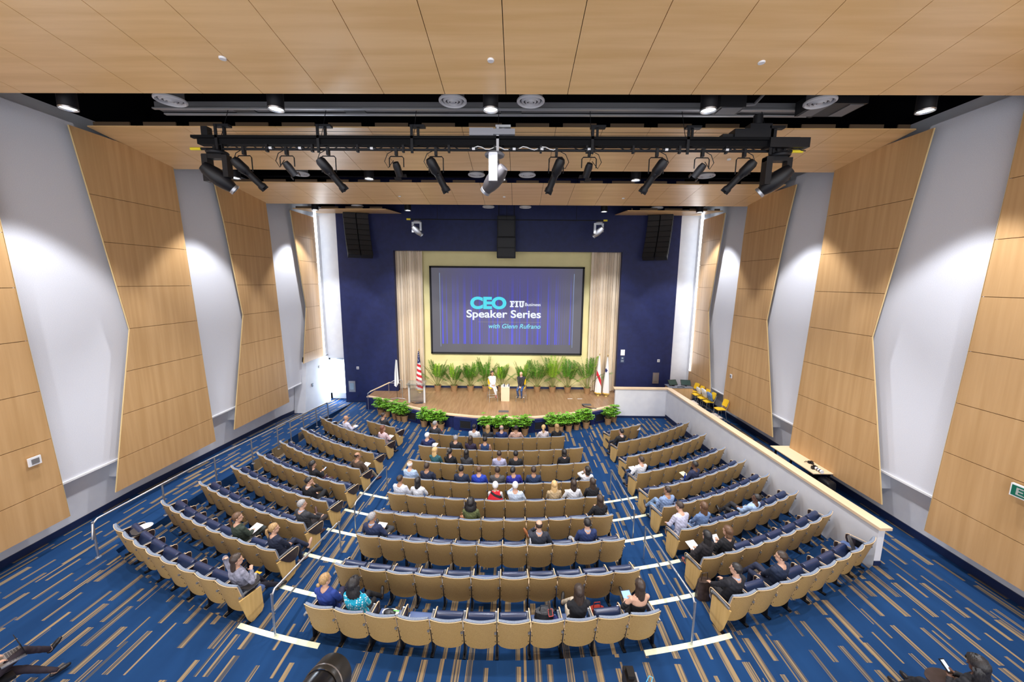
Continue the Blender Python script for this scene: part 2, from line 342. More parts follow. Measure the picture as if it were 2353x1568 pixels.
for s, side in ((-1, 'aisle'), (1, 'walkway')):
    for p in range(4):
        bot = 2.95 if (p == 3 and s < 0) else 1.33
        zs = [TPZ[p]]+[z for z in SEZ if z < TPZ[p]-.2 and z > bot+.1]+[bot]
        nm = MB()
        for a, c in zip(zs, zs[1:]):
            g = .007; za, zc = a-(g if a != zs[0] else 0), c+(g if c != bot else 0)
            lv = [za]+([5.85] if (p == 3 and zc < 5.85 < za) else [])+[zc]
            o, i_ = [], []
            for z in lv:
                for st_, L in ((NEAR[p], o), (FAR[p], i_)): L.append((s*XW[p](pl(st_, z)), pl(st_, z), z))
            poly = o+i_[::-1]; nm.prism(poly, (s*.035, 0, 0))
        ba = MB()
        zz = [TPZ[p], 9.54, 5.87, bot]
        o = [(s*(XW[p](pl(NEAR[p], z))+.036), pl(NEAR[p], z)+.02, z) for z in zz]; i_ = [(s*(XW[p](pl(FAR[p], z))+.036), pl(FAR[p], z)-.02, z) for z in zz]
        ba.prism(o+i_[::-1], (s*.03, 0, 0))
        loc = (s*XW[p](pl(NEAR[p], 5)), pl(NEAR[p], 5), bot)
        t = thing('wall_panel', nm, [woodv], loc, 'zigzag-edged maple wall panel over the side %s, %s' % (side, PN[p]), 'wall panel', 'maple wall panels')
        base(ba, *loc).obj('backing', mat('panel_backing', (.30, .17, .06), .6), t)
        # cream edge trims
        tr = MB()
        for L in (NEAR[p], FAR[p]):
            q = [(s*(XW[p](pl(L, z))+.02), pl(L, z)+(-.012 if L is NEAR[p] else .012), z) for z in zz]
            tr.rings([[(x-.018, y-.004, z), (x+.018, y-.004, z), (x+.018, y+.004, z), (x-.018, y+.004, z)] for x, y, z in q])
        base(tr, *loc).obj('edge_trim', woode, t)
        # box returning the panel to the wall, set in from the edge
        rt = MB(); o = [(s*(XW[p](pl(NEAR[p], z))+.07), pl(NEAR[p], z)+.35, z) for z in [TPZ[p], 5.87, bot+.25]]
        i_ = [(s*(XW[p](pl(FAR[p], z))+.07), pl(FAR[p], z)-.3, z) for z in [TPZ[p], 5.87, bot+.25]]
        rt.prism(o+i_[::-1], (s*.62, 0, 0)); struct('wall_%s_furring' % ('left' if s < 0 else 'right'), rt, wallm)
    ub = MB(); ub.box(min(s*11.07, s*11.34), max(s*11.07, s*11.34), 5, 19.7, 2.35, 11.25); struct('wall_%s_upper' % ('left' if s < 0 else 'right'), ub, wallm)
    for q, (a, c) in enumerate(((0, 1), (1, 2), (2, 3))):
        zz = [11.3, 5.88, 2.17 if q < 2 else 1.87]
        o = [(s*10.95, pl(FAR[a], z)+.02, z) for z in zz]; i_ = [(s*10.95, pl(NEAR[c], z)+.3, z) for z in zz]
        fb = MB(); fb.prism(o+i_[::-1], (s*.38, 0, 0))
        loc = (s*10.95, pl(FAR[a], 5)+.3, zz[2])
        t = thing('fabric_panel', fb, fabric, loc, 'tall white fabric panel over the side %s, %s' % (side, ['first from the rear', 'between the two middle maple panels', 'last one before the stage'][q]), 'wall panel', 'white fabric wall panels')
        tr = MB(); tr.box(s*10.93-.02, s*10.93+.02, o[2][1], i_[2][1], zz[2]-.04, zz[2]+.01); base(tr, *loc).obj('sill_trim', white, t)
    b_ = MB(); b_.box(s*10.69-.05, s*10.69+.05, 21.88, 21.98, 2.9 if s < 0 else 2.3, 11.2)
    thing('strip_light', b_, slotg, (s*10.69, 21.93, 2.9), 'glowing vertical light slot between maple panel and front wall, %s side' % ('door' if s < 0 else 'console'), 'light')
b_ = MB(); b_.prism([(-10.72, 19.62, .25), (-10.72, 22.46, .02), (-10.72, 22.46, 2.94), (-10.72, 20.05, 2.94)], (-.6, 0, 0)); struct('wall_left_return', b_, wallm)
b_ = MB(); b_.box(-11.3, -10.72, 21.95, 22.46, 2.9, 10.9); b_.box(10.72, 11.3, 21.95, 22.46, RZ, 10.9); struct('wall_front_jamb', b_, wallm)
# ---- suspended maple ceiling rafts
def cloud(y0, z0, y1, z1, x0, x1, label, taper=0):
    r = MB(); xs_ = []; x = -12.6+.08
    nb = [x0]; k = -9
    while (k+.0)*1.219+.33 < x1:
        xx = k*1.219+.33
        if xx > x0+.15 and xx < x1-.15: nb.append(xx)
        k += 1
    nb.append(x1)
    for i, (a, c) in enumerate(zip(nb, nb[1:])):
        g = .006
        ta = taper if (taper and a == x0 and taper < 0) else 0; tb = taper if (taper > 0 and c == x1) else 0
        r.prism([(a+g, y0, z0), (c-g, y0, z0), (c-g+(taper if c == x1 and taper else 0), y1, z1), (a+g+(-taper if a == x0 and taper and x0 > 0 else 0), y1, z1)], (0, 0, .03), 0)
        r.box(a+.18, c-.18, y0-.012, y0+.02, z0+.03, z0+.12, 1)
    r.prism([(x0+.03, y0+.03, z0+.031), (x1-.03, y0+.03, z0+.031), (x1-.03, y1-.03, z1+.031), (x0+.03, y1-.03, z1+.031)], (0, 0, .01), 2)
    return thing('ceiling_panel', r, [woodc, mat('raft_rim', (.10, .06, .03), .6), voidm], ((x0+x1)/2, (y0+y1)/2, (z0+z1)/2), label, 'ceiling panel', 'maple ceiling rafts')
cloud(8.29, 11.03, -4, 12.75, -11.3, 11.3, 'widest maple ceiling raft, at the top of the view above the rear seats')
cloud(10.66, 11.27, 13.2, 10.91, -10.75, 10.75, 'maple ceiling raft behind the lighting pipe, above the middle rows')
cloud(15.45, 11.05, 17.85, 10.72, -10.75, 10.75, 'maple ceiling raft above the front rows, last full-width one before the stage')
cloud(19.8, 10.85, 22.4, 11.07, -10.7, -6.0, 'short maple ceiling raft beside the stage, above the exit door', 0)
cloud(19.8, 10.85, 22.4, 11.07, 6.0, 10.7, 'short maple ceiling raft beside the stage, above the wooden console', 0)
# ------------------------------------------------------------------ partition between seats and level walkway
b_ = MB(); PT = 1.62
def wallseg(b, p, q, t, z0, z1):
    p, q = Vector(p), Vector(q); d_ = (q-p).normalized(); nrm = Vector((-d_.y, d_.x))*t/2
    P = [p+nrm, q+nrm, q-nrm, p-nrm]
    b.prism([(v.x, v.y, z0) for v in P], (0, 0, z1-z0))
P0, P1, P2 = (9.33, 8.45), (8.88, 20.35), (5.98, 20.35)
wallseg(b_, P0, P1, .16, 0, PT); wallseg(b_, P1, P2, .16, 0, PT)
struct('wall_partition', b_, wallm)
c = MB()
def cap(b, pts, wd, z0, z1):
    P = [Vector(p) for p in pts]; L, R_ = [], []
    for i, p in enumerate(P):
        d0 = (P[i]-P[i-1]).normalized() if i else (P[1]-P[0]).normalized()
        d1 = (P[i+1]-P[i]).normalized() if i+1 < len(P) else d0
        n0 = Vector((-d0.y, d0.x)); n1 = Vector((-d1.y, d1.x)); nn_ = (n0+n1).normalized(); k = wd/2/max(.3, nn_.dot(n0))
        L.append(p+nn_*k); R_.append(p-nn_*k)
    poly = L+R_[::-1]; b.prism([(v.x, v.y, z0) for v in poly], (0, 0, z1-z0))
cap(c, [(9.335, 8.36), P1, (5.9, 20.35)], .30, PT, PT+.07)
thing('maple_ledge', c, capw, (9.3, 8.45, PT), 'pale maple cap running along the top of the white partition', 'cap rail')
b_ = MB()
wallseg(b_, (9.24, 8.45), (8.79, 20.3), .03, -.02, .0)
for i in range(8):
    y0 = 8.45+i*1.48; y1 = y0+1.48; xa = 9.235-(y0-8.45)*.0378; xb = 9.235-(y1-8.45)*.0378
    zf = lambda y: max([FZ[k] for k in range(9) if y < yrow(k, 9.0)+1.25] or [0])
    b_.prism([(xa, y0, 0), (xb, y1, 0), (xb, y1, .12+(.6-.05*i)*.35), (xa, y0, .12+(.65-.05*i)*.35)], (-.02, 0, 0))
b_.box(6.0, 8.8, 20.24, 20.27, 0, .12); b_.box(9.25, 9.41, 8.43, 8.455, RZ-.3, RZ+.12)
struct('baseboard_partition', b_, navyb)
# ------------------------------------------------------------------ stage
arc = [(-8.0, 21.3), (-7.3, 21.0), (-6.42, 20.45), (-5.19, 19.62), (-4.1, 19.02), (-2.94, 18.53), (-1.5, 18.2), (0, 18.1), (1.5, 18.22), (2.94, 18.6), (4.63, 19.42), (5.6, 20.0), (5.95, 20.27)]
b_ = MB(); poly = arc+[(8.95, 20.3), (9.3, 20.0), (9.3, 22.9), (6.9, 22.9), (6.9, 23.32), (-6.9, 23.32), (-6.9, 22.42), (-8.0, 22.42)]
b_.prism([(x, y, ST-.06) for x, y in poly], (0, 0, .06)); struct('floor_stage', b_, stagew)
b_ = MB(); b_.rings([[(x+(.03*x/8), y+.05, z) for x, y in arc] for z in (0, ST-.06)], 0, False, False); b_.box(-8.02, -7.98, 21.25, 22.42, 0, ST-.06)
struct('wall_stage_front', b_, navyw)
b_ = MB(); b_.rings([[(x*1.006, y-.035, ST-.07) for x, y in arc], [(x*1.006, y-.035, ST+.004) for x, y in arc], [(x*.995, y+.13, ST+.004) for x, y in arc]], 0, False, False)
thing('stage_edge_trim', b_, capw, (0, 18.1, ST), 'pale maple nosing following the curved front edge of the stage', 'stage trim')
def arcpt(t):      # t: x position -> (y, normal angle)
    for (xa, ya), (xb, yb) in zip(arc, arc[1:]):
        if xa <= t <= xb: return ya+(yb-ya)*(t-xa)/(xb-xa), math.atan2(yb-ya, xb-xa)
    return arc[-1][1], .5
for i, (x, lb) in enumerate(((-4.75, 'beyond the shrubs by the stage stairs'), (-1.85, 'between the second and third groups of shrubs'), (1.72, 'between the two largest shrub groups'), (4.86, 'before the last pair of shrubs by the partition'))):
    y, a = arcpt(x); e = empty('speaker_enclosure', (x, y, 0), 'navy grille box under the stage edge, '+lb, 'speaker', a, 'navy boxes under the stage edge')
    cb = MB().box(-.62, .62, -.22, .1, 0, ST-.07).obj('cabinet', navyw, e)
    g = MB().box(-.27, .27, -.235, -.215, .16, .52); [g.box(-.27, .27, -.245, -.23, .16+.04*j, .175+.04*j) for j in range(9)]; g.obj('grille', gun, cb)
    fr = MB()
    for q in ((-.31, -.27, .12, .56), (.27, .31, .12, .56), (-.31, .31, .12, .16), (-.31, .31, .52, .56)): fr.box(q[0], q[1], -.25, -.2, q[2], q[3])
    fr.obj('grille_frame', navyb, cb)
# stairs with handrails at the door side of the stage
e = empty('stage_stairs', (-8.2, 21.6, 0), 'navy side panel and steps up to the stage beside the potted shrubs', 'stairs')
L = lambda b, nme, m, p=None, **k: base(b, -8.2, 21.6, 0).obj(nme, m, p if p else e, **k)
b_ = MB(); b_.prism([(-8.02, 21.1, 0), (-6.9, 21.0, 0), (-6.9, 21.0, .7), (-8.02, 21.1, .7)], (0, .04, 0)); L(b_, 'side_panel', navyw)
for i in range(4):
    b_ = MB(); b_.box(-8.0+.32*i, -6.9, 21.2, 22.4, .14*i, .14*(i+1)); L(b_, 'step', cp)
    b_ = MB(); b_.box(-8.02+.32*i, -7.95+.32*i, 21.2, 22.4, .14*(i+1)-.02, .14*(i+1)+.004); L(b_, 'step_edge', white)
e = empty('stair_handrail', (-7.84, 20.96, 0), 'sloping wooden-topped steel handrail on the stage stairs', 'handrail')
L2 = lambda b, nme, m: base(b, -7.84, 20.96, 0).obj(nme, m, e, smooth=True)
L2(MB().tube([(-7.84, 20.96, 0), (-7.84, 20.96, .98), (-7.75, 20.96, 1.05), (-6.35, 21.1, 1.72), (-5.95, 21.1, 1.76), (-5.9, 21.1, 1.72), (-5.9, 21.1, ST)], .022), 'pole', steel)
L2(MB().tube([(-7.7, 20.96, 1.1), (-6.6, 21.07, 1.62)], .03), 'grip', capw)
e = empty('short_handrail', (-6.95, 21.9, 0), 'short steel hoop handrail behind the stage stairs', 'handrail')
base(MB().tube([(-6.95, 21.9, .3), (-6.95, 21.9, 1.3), (-6.9, 21.9, 1.36), (-6.3, 21.9, 1.36), (-6.24, 21.9, 1.3), (-6.24, 21.9, ST)], .02), -6.95, 21.9, 0).obj('pole', steel, e, smooth=True)
# curtains
def curtain(x0, x1, y, label, seed):
    r = random.Random(seed); n = 150; top, bt = [], []; ph = 0
    for i in range(n+1):
        u = i/n; x = x0+(x1-x0)*u; ph += (2*pi*15/n)*(1+.5*sin(u*17+seed))
        a = .055*sin(ph); top.append((x+.02*sin(ph*2), y+a, 9.55)); bt.append((x+.03*sin(ph*.5+1), y+a*1.25+.02*sin(ph*.33), ST+.02))
    b = MB(); b.rings([top, [(p[0]*.5+q[0]*.5, p[1]*.5+q[1]*.5, 5) for p, q in zip(top, bt)], bt], 0, False, False)
    b.rings([[(p[0], p[1]+.012, p[2]) for p in top], [(p[0], p[1]+.012, p[2]) for p in bt]], 0, False, False)
    thing('stage_curtain', b, curt, (x0, y, ST), label, 'curtain', 'cream stage curtains', True)
curtain(-6.72, -5.05, 22.98, 'cream pleated stage curtain behind the national flag', 1)
curtain(4.9, 6.72, 22.98, 'cream pleated stage curtain behind the pair of white flags', 4)
# ------------------------------------------------------------------ projection screen
scr = mat('projected_image', (.03, .03, .035), .6); b = scr.node_tree.nodes['Principled BSDF']
tc = nd(scr, 'ShaderNodeTexCoord'); sp = nd(scr, 'ShaderNodeSeparateXYZ'); lk(scr, tc.outputs['Object'], sp.inputs[0])
cx_ = nd(scr, 'ShaderNodeCombineXYZ'); lk(scr, sp.outputs[0], cx_.inputs[0])
n1 = nd(scr, 'ShaderNodeTexNoise'); n1.inputs['Scale'].default_value = 4.5; n1.inputs['Detail'].default_value = 3; n1.inputs['Roughness'].default_value = .7; lk(scr, cx_.outputs[0], n1.inputs[0])
mr = nd(scr, 'ShaderNodeMapRange'); mr.inputs[1].default_value = .50; mr.inputs[2].default_value = .60; lk(scr, n1.outputs[0], mr.inputs[0])
hz = nd(scr, 'ShaderNodeMapRange'); hz.inputs[1].default_value = 4.9; hz.inputs[2].default_value = .8; lk(scr, sp.outputs[2], hz.inputs[0])
lim = math_(scr, 'GREATER_THAN', sp.outputs[2], .62); lx = math_(scr, 'LESS_THAN', math_(scr, 'ABSOLUTE', sp.outputs[0]), 4.05)
haze = nd(scr, 'ShaderNodeMapRange'); haze.inputs[1].default_value = 4.6; haze.inputs[2].default_value = 1.5; lk(scr, math_(scr, 'ABSOLUTE', sp.outputs[0]), haze.inputs[0])
mk = math_(scr, 'MULTIPLY', math_(scr, 'MULTIPLY', mr.outputs[0], hz.outputs[0]), math_(scr, 'MULTIPLY', lim, lx))
bl = mixc(scr, math_(scr, 'MULTIPLY', math_(scr, 'MULTIPLY', haze.outputs[0], .75), math_(scr, 'MULTIPLY', lim, lx)), (.085, .082, .105), (.062, .055, .23))
lk(scr, mixc(scr, mk, bl, (.035, .045, .85)), b.inputs['Emission Color']); b.inputs['Emission Strength'].default_value = 1.0
SX, SZ = -.05, 2.92
e = empty('projection_screen', (SX, 23.2, SZ), 'large black-framed projection screen showing a blue speaker series title slide', 'screen')
b_ = MB(); W = 4.61; HH = 5.3
for q in ((-W, -W+.1, 0, HH), (W-.1, W, 0, HH), (-W, W, 0, .1), (-W, W, HH-.1, HH)): b_.box(q[0], q[1], -.1, .08, q[2], q[3])
b_.obj('frame', mat('screen_frame_black', (.006, .006, .008), .8), e)
ss = MB().box(-W+.09, W-.09, -.03, .02, .09, HH-.09).obj('screen_surface', scr, e)
def em(name, c, s): return mat(name, (0, 0, 0), .8, emit=c, es=s)
cy, wh = em('slide_cyan', (.10, .75, .90), 1.0), em('slide_white', (.85, .90, 1), 1.05)
def text(s, x, z, wd, hgt, m, name, shear=0, off=.0, sx=1):
    cu = bpy.data.curves.new(name, 'FONT'); cu.body = s; cu.size = 1; cu.offset = off; cu.shear = shear; cu.extrude = .0
    o = bpy.data.objects.new(name, cu); COL.objects.link(o); bpy.context.view_layer.update()
    me = bpy.data.meshes.new_from_object(o.evaluated_get(bpy.context.evaluated_depsgraph_get())); bpy.data.objects.remove(o)
    co = np.zeros(len(me.vertices)*3); me.vertices.foreach_get('co', co); co = co.reshape(-1, 3)
    lo, hi = co.min(0), co.max(0)
    out = np.zeros_like(co); out[:, 0] = x+(co[:, 0]-lo[0])/(hi[0]-lo[0])*wd; out[:, 2] = z+(co[:, 1]-lo[1])/(hi[1]-lo[1])*hgt; out[:, 1] = -.045
    me.vertices.foreach_set('co', out.ravel()); me.materials.clear(); me.materials.append(m); me.update()
    return me
# slide lettering (x, z relative to the screen base)
for s, x, z, wd, hgt, m, nme, shr, off in (
    ('CEO', -2.19, 2.76, 2.18, .75, cy, 'title_lettering', 0, .05), ('Speaker Series', -2.42, 2.10, 4.50, .62, wh, 'subtitle_lettering', 0, .022),
    ('with Glenn Rufrano', -1.08, 1.60, 3.15, .28, em('slide_cyan_pale', (.25, .80, .95), 1.0), 'name_lettering', .25, .01), ('Business', 1.12, 2.97, .93, .19, wh, 'business_lettering', 0, .008)):
    put(nme, text(s, x, z, wd, hgt, m, nme, shr, off), ss)
b_ = MB()    # slab-serif FIU
def bar(x0, x1, z0, z1): b_.box(x0, x1, -.05, -.045, z0, z1)
z0, z1 = 2.90, 3.27; x = .20
for q in ((.06, .16, z0, z1), (0, .22, z0, z0+.07), (0, .28, z1-.07, z1), (.22, .28, z1-.14, z1), (.1, .22, z0+.16, z0+.22)): bar(x+q[0], x+q[1], q[2], q[3])
x = .51
for q in ((.05, .15, z0, z1), (0, .2, z0, z0+.07), (0, .2, z1-.07, z1)): bar(x+q[0], x+q[1], q[2], q[3])
x = .74
for q in ((.04, .13, z0+.05, z1), (.2, .29, z0+.05, z1), (0, .16, z1-.07, z1), (.17, .33, z1-.07, z1), (.07, .26, z0, z0+.08)): bar(x+q[0], x+q[1], q[2], q[3])
b_.obj('emblem_lettering', wh, ss)
MB().box(1.08, 1.09, -.05, -.045, 2.9, 3.25).obj('divider_line', em('slide_line', (.6, .55, .5), .6), ss); MB().box(-1.72, 2.08, -.05, -.045, 1.98, 1.995).obj('divider_line', MATS['slide_line'], ss)
MB().box(-4.02, -4.0, -.05, -.045, .45, 4.9).obj('border_line', em('slide_border', (.35, .5, .75), .9), ss); MB().box(4.0, 4.02, -.05, -.045, .45, 4.9).obj('border_line', MATS['slide_border'], ss)
# ------------------------------------------------------------------ auditorium seats
def shell_mesh():
    m_ = MB(); nu, nv = 10, 7; fr, bk = [], []
    for j in range(nv+1):
        v = j/nv
        for L_, th in ((fr, .014), (bk, 0)):
            row = []
            for i in range(nu+1):
                u = -1+2*i/nu; zb = .245+.03*u*u+.05*u**10; zt = .925; z = zt+(zb-zt)*v
                x = u*(.292-.006*v); y = (.92-z)*.25+.055*u*u+th
                row.append((x, y, z))
            L_.append(row)
    m_.rings(bk, 0, False, False); m_.rings(fr, 0, False, False)
    for seq in ([(bk[0][i], fr[0][i]) for i in range(nu+1)], [(bk[-1][i], fr[-1][i]) for i in range(nu+1)], [(bk[j][0], fr[j][0]) for j in range(nv+1)], [(bk[j][-1], fr[j][-1]) for j in range(nv+1)]):
        m_.rings([[a for a, b in seq], [b for a, b in seq]], 1, False, False)
    for sx_ in (-1, 1):
        for z in (.40, .56, .89):
            x = sx_*(.272-.005*(.92-z)/.6); y = (.92-z)*.25+.05*.8
            m_.lathe([(.008, -.004), (.006, .004)], (0, 0, 0), 6, 2, Matrix.Translation((x, y, z)) @ Matrix.Rotation(pi/2, 4, 'X'))
    return m_.mesh('back_shell', [chairw, edgew, blackm], True)
def slab(uw, z1, z0, off0, off1, nu=8, rnd=.02):
    m_ = MB(); rs = []
    for j in range(7):
        v = j/6; ring = []
        prof = [(off0, 0), (off1, 0)]
        for i in range(nu+1):
            u = -1+2*i/nu; z = z1+(z0-z1)*v; y = (.92-z)*.25+.05*u*u; ring.append((u*uw, y+off0, z))
        for i in range(nu, -1, -1):
            u = -1+2*i/nu; z = z1+(z0-z1)*v; y = (.92-z)*.25+.05*u*u
            k = (off1-off0)*(1-.25*u**6)*(.72 if j in (0, 6) else 1); ring.append((u*uw, y+off0+k, z+(.0 if j else .004)))
        rs.append(ring)
    return m_.rings(rs)
def rrect(cx, cz, hx, hz, r, n=4):
    P = []
    for a0, sx_, sz_ in ((0, 1, 1), (90, -1, 1), (180, -1, -1), (270, 1, -1)):
        for i in range(n+1):
            a = rad(a0+90*i/n); P.append((cx+sx_*(hx-r)+r*cos(a), cz+sz_*(hz-r)+r*sin(a)))
    return P
def pan(tilt, cy, cz):
    m_ = MB(); pr = rrect(0, 0, .075, .215, .072); rs = []
    for x, k in ((-.248, .72), (-.238, .93), (-.215, 1), (.215, 1), (.238, .93), (.248, .72)):
        rs.append([(x, cy+(p*k)*cos(tilt)+(q*(.02*k+.98))*sin(tilt), cz-(p*k)*sin(tilt)+(q*(.02*k+.98))*cos(tilt)) for p, q in pr])
    return m_.rings(rs)
ME = {}
ME['back_shell'] = shell_mesh()
ME['back_cushion'] = slab(.272, .935, .40, .016, .085).mesh('back_cushion', cushm, True)
ME['up'] = pan(rad(19), .355, .555).mesh('seat_tipped', navyv, True)
ME['down'] = pan(rad(86), .44, .43).mesh('seat_lowered', mat('navy_vinyl_lighter', (.09, .14, .30), .4), True)  # lowered pads get a lighter, rougher blue
def armrest_mesh():
    m_ = MB(); pts = [(.085, .635), (.2, .655), (.40, .665), (.52, .655)]
    m_.rings([[(-.045, y, z), (-.008, y, z), (-.008, y, z+.03), (-.045, y, z+.03)] for i, (y, z) in enumerate(pts)], 0)
    m_.box(-.047, -.006, .505, .525, .65, .69, 1)
    return m_.mesh('armrest', [armg, steel], False)
ME['armrest'] = armrest_mesh()
def dshape(T, w_=.20, h=.27):
    m_ = MB(); P = [(0, 0)]+[(w_*1.9*sin(a*pi/20)**.8 if a else 0, 0) for a in ()]
    P = [(.0, .0), (.06, -.07), (.16, -.17), (.27, -.26), (.38, -.28), (.46, -.23), (.505, -.13), (.51, -.04), (.48, 0)]
    m_.prism([T @ Vector((0, y, z)) for y, z in P], T.to_3x3() @ Vector((.014, 0, 0)))
    Q = [P[0]]+P[:5:-1]
    return m_.rings([[T @ Vector((-.003, y, z)), T @ Vector((.017, y, z)), T @ Vector((.017, y+.004, z+.007)), T @ Vector((-.003, y+.004, z+.007))] for y, z in [(0, -.003), (.24, .0), (.46, .0), (.505, -.02), (.516, -.06), (.508, -.13), (.465, -.23)]], 1)
ME['tablet'] = dshape(Matrix.Translation((.008, .10, .685))).mesh('tablet', [tabm, edgew])
t_ = dshape(Matrix.Translation((0, .14, .70)) @ Matrix.Rotation(-pi/2, 4, 'Y')).v
def flat_tablet(zc, T=None):
    P = [(.03, -.02), (.03, .13), (-.02, .26), (-.14, .33), (-.30, .33), (-.37, .24), (-.37, .05), (-.30, -.04), (-.1, -.06)]
    P = [(x+.03, y+.28) for x, y in P]
    m_ = MB(); m_.prism([(x, y, zc) for x, y in P], (0, 0, .014))
    if T is not None: m_.v = [tuple(T @ Vector(p)) for p in m_.v]
    return m_.mesh('tablet_open', mat('tablet_top_laminate', (.05, .045, .045), .35))
ME['tablet_open'] = flat_tablet(.715)
ME['tablet_up'] = flat_tablet(.715, Matrix.Translation((.05, .3, .80)) @ Matrix.Rotation(rad(62), 4, 'X') @ Matrix.Rotation(rad(20), 4, 'Y') @ Matrix.Translation((.12, -.42, -.72)))
m_ = MB(); m_.box(-.014, .014, .24, .34, .02, .46); m_.box(-.03, .03, .17, .42, 0, .03); m_.box(-.010, .010, .20, .40, .34, .64); ME['pedestal'] = m_.mesh('pedestal', blackm)
m_ = MB(); m_.prism([(-.016, .045, .63), (-.016, .50, .60), (-.016, .515, .12), (-.016, .47, .05), (-.016, .28, 0), (-.016, .22, .02), (-.016, .18, .10)], (.032, 0, 0)); ME['end_panel'] = m_.mesh('end_panel', endw)
SEATS = {}
OPEN = {('D', 8, 0): 'tablet_open', ('D', 8, 7): 'tablet_open', ('P', 8, 6): 'tablet_up'}
DOWN = {('C', 7, 5), ('C', 8, 3), ('C', 8, 7), ('P', 8, 7), ('C', 8, 2), ('D', 1, 0), ('D', 1, 1)}
PRE = {}
def build_seats(occupied):
    for k in range(9):
        R = RR[k]; todo = []
        for i in range(10 if k == 0 else 11): todo.append(('C', k, i, (-3.3+(i+.5)*.6)/R))
        st = math.asin(4.76/R)*R
        for i in range(3 if k == 0 else 8):
            a = (st+(i+.5)*.596)/R; todo += [('P', k, i, a), ('D', k, (2 if k == 0 else 7)-i, -a)]
        for s_, kk, i, a in todo:
            x, y = R*sin(a), RY[k]+R-R*cos(a); key = (s_, kk, i)
            occ = key in occupied; row = ['front row', 'second row', 'third row', 'fourth row', 'fifth row', 'sixth row', 'seventh row', 'eighth row', 'last row'][k]
            n_ = 10 if k == 0 else 11
            if s_ == 'C': where = '%s seat from the door side, %s, centre block' % (ORD[i], row)
            elif s_ == 'D': where = '%s seat from the wall, %s, block beside the door wall' % (ORD[i], row)
            else: where = '%s seat from the aisle, %s, block beside the partition' % (ORD[i], row)
            lab = ('occupied, ' if occ else 'empty with lowered pad, ' if key in DOWN else 'empty, ')+where
            T = Matrix.Translation((x, y, FZ[k])) @ Matrix.Rotation(a, 4, 'Z')
            SEATS[key] = T
            dx_, dy_ = .06*sin(a), -.06*cos(a)
            e_ = empty('auditorium_seat', (x+dx_, y+dy_, FZ[k]), lab, 'auditorium seat', a, 'tan-backed seats with navy pads')
            put('back_shell', ME['back_shell'], e_); put('back_cushion', ME['back_cushion'], e_)
            put('seat_pad', ME['down' if occ or key in DOWN else 'up'], e_)
            last = i == (2 if (k == 0 and s_ != 'C') else 7 if s_ != 'C' else n_-1)
            for sx_ in ([-.3]+([.3] if last else [])):
                outer_aisle = (s_ == 'P' and i == 0 and sx_ < 0) or (s_ == 'D' and last and sx_ > 0)
                put('armrest', ME['armrest'], e_, (sx_, 0, 0)); 
                if not (sx_ > 0 and key in OPEN): put('tablet', ME['tablet'], e_, (sx_+(.036 if sx_ > 0 and outer_aisle else 0), 0, 0))
                put('pedestal', ME['pedestal'], e_, (sx_, 0, 0))
                if outer_aisle: put('end_panel', ME['end_panel'], e_, (sx_+(.022 if sx_ > 0 else -.022), 0, 0))
            if key in OPEN: put('tablet', ME[OPEN[key]], e_, (.27, 0, 0), label='tablet folded open')
# ------------------------------------------------------------------ people
def ik(a, c, l1, l2, pole):
    a, c, pole = Vector(a), Vector(c), Vector(pole); d = c-a; L_ = max(.02, min(d.length, (l1+l2)*.995)); dn = d.normalized(); c = a+dn*L_
    x = (l1*l1-l2*l2+L_*L_)/(2*L_); h = sqrt(max(1e-6, l1*l1-x*x)); p = pole-a; p = (p-dn*p.dot(dn)).normalized()
    return a+dn*x+p*h, c
def capsule(b, p, q, r0, r1, n=10):
    p, q = Vector(p), Vector(q); d = (q-p).normalized(); pts, rr = [], []
    for t in (-.98, -.7, -.3, 0): pts.append(p+d*r0*t); rr.append(r0*sqrt(1-t*t))
    for t in (0, .3, .7, .98): pts.append(q+d*r1*t); rr.append(r1*sqrt(1-t*t))
    b.tube(pts, rr, n)
SKIN = {'a': (.62, .36, .25), 'b': (.42, .22, .13), 'c': (.13, .06, .035), 'd': (.52, .29, .18)}
def skinm(k): return mat('skin_'+k, SKIN[k], .5)
def clothm(c, pat=None):
    nme = 'cloth_%02x%02x%02x%s' % (*[int(255*v) for v in c], pat or '')
    if nme in MATS: return MATS[nme]
    if pat == 'dots':
        m = mat(nme, c, .8); b = m.node_tree.nodes['Principled BSDF']; tc = nd(m, 'ShaderNodeTexCoord')
        v = nd(m, 'ShaderNodeTexVoronoi'); v.inputs['Scale'].default_value = 24; v.inputs['Randomness'].default_value = .55; lk(m, tc.outputs['Object'], v.inputs[0])
        lk(m, mixc(m, math_(m, 'LESS_THAN', v.outputs[0], .34), c, (.9, .93, .95)), b.inputs['Base Color']); return m
    if pat == 'marl': return noisy(nme, c, tuple(v*.45 for v in c), 14, .85)
    if pat == 'check': return noisy(nme, c, tuple(v*.55 for v in c), 60, .85)
    return noisy(nme, tuple(min(1, v*1.12) for v in c), tuple(v*.8 for v in c), 9, .8, bump=.25)
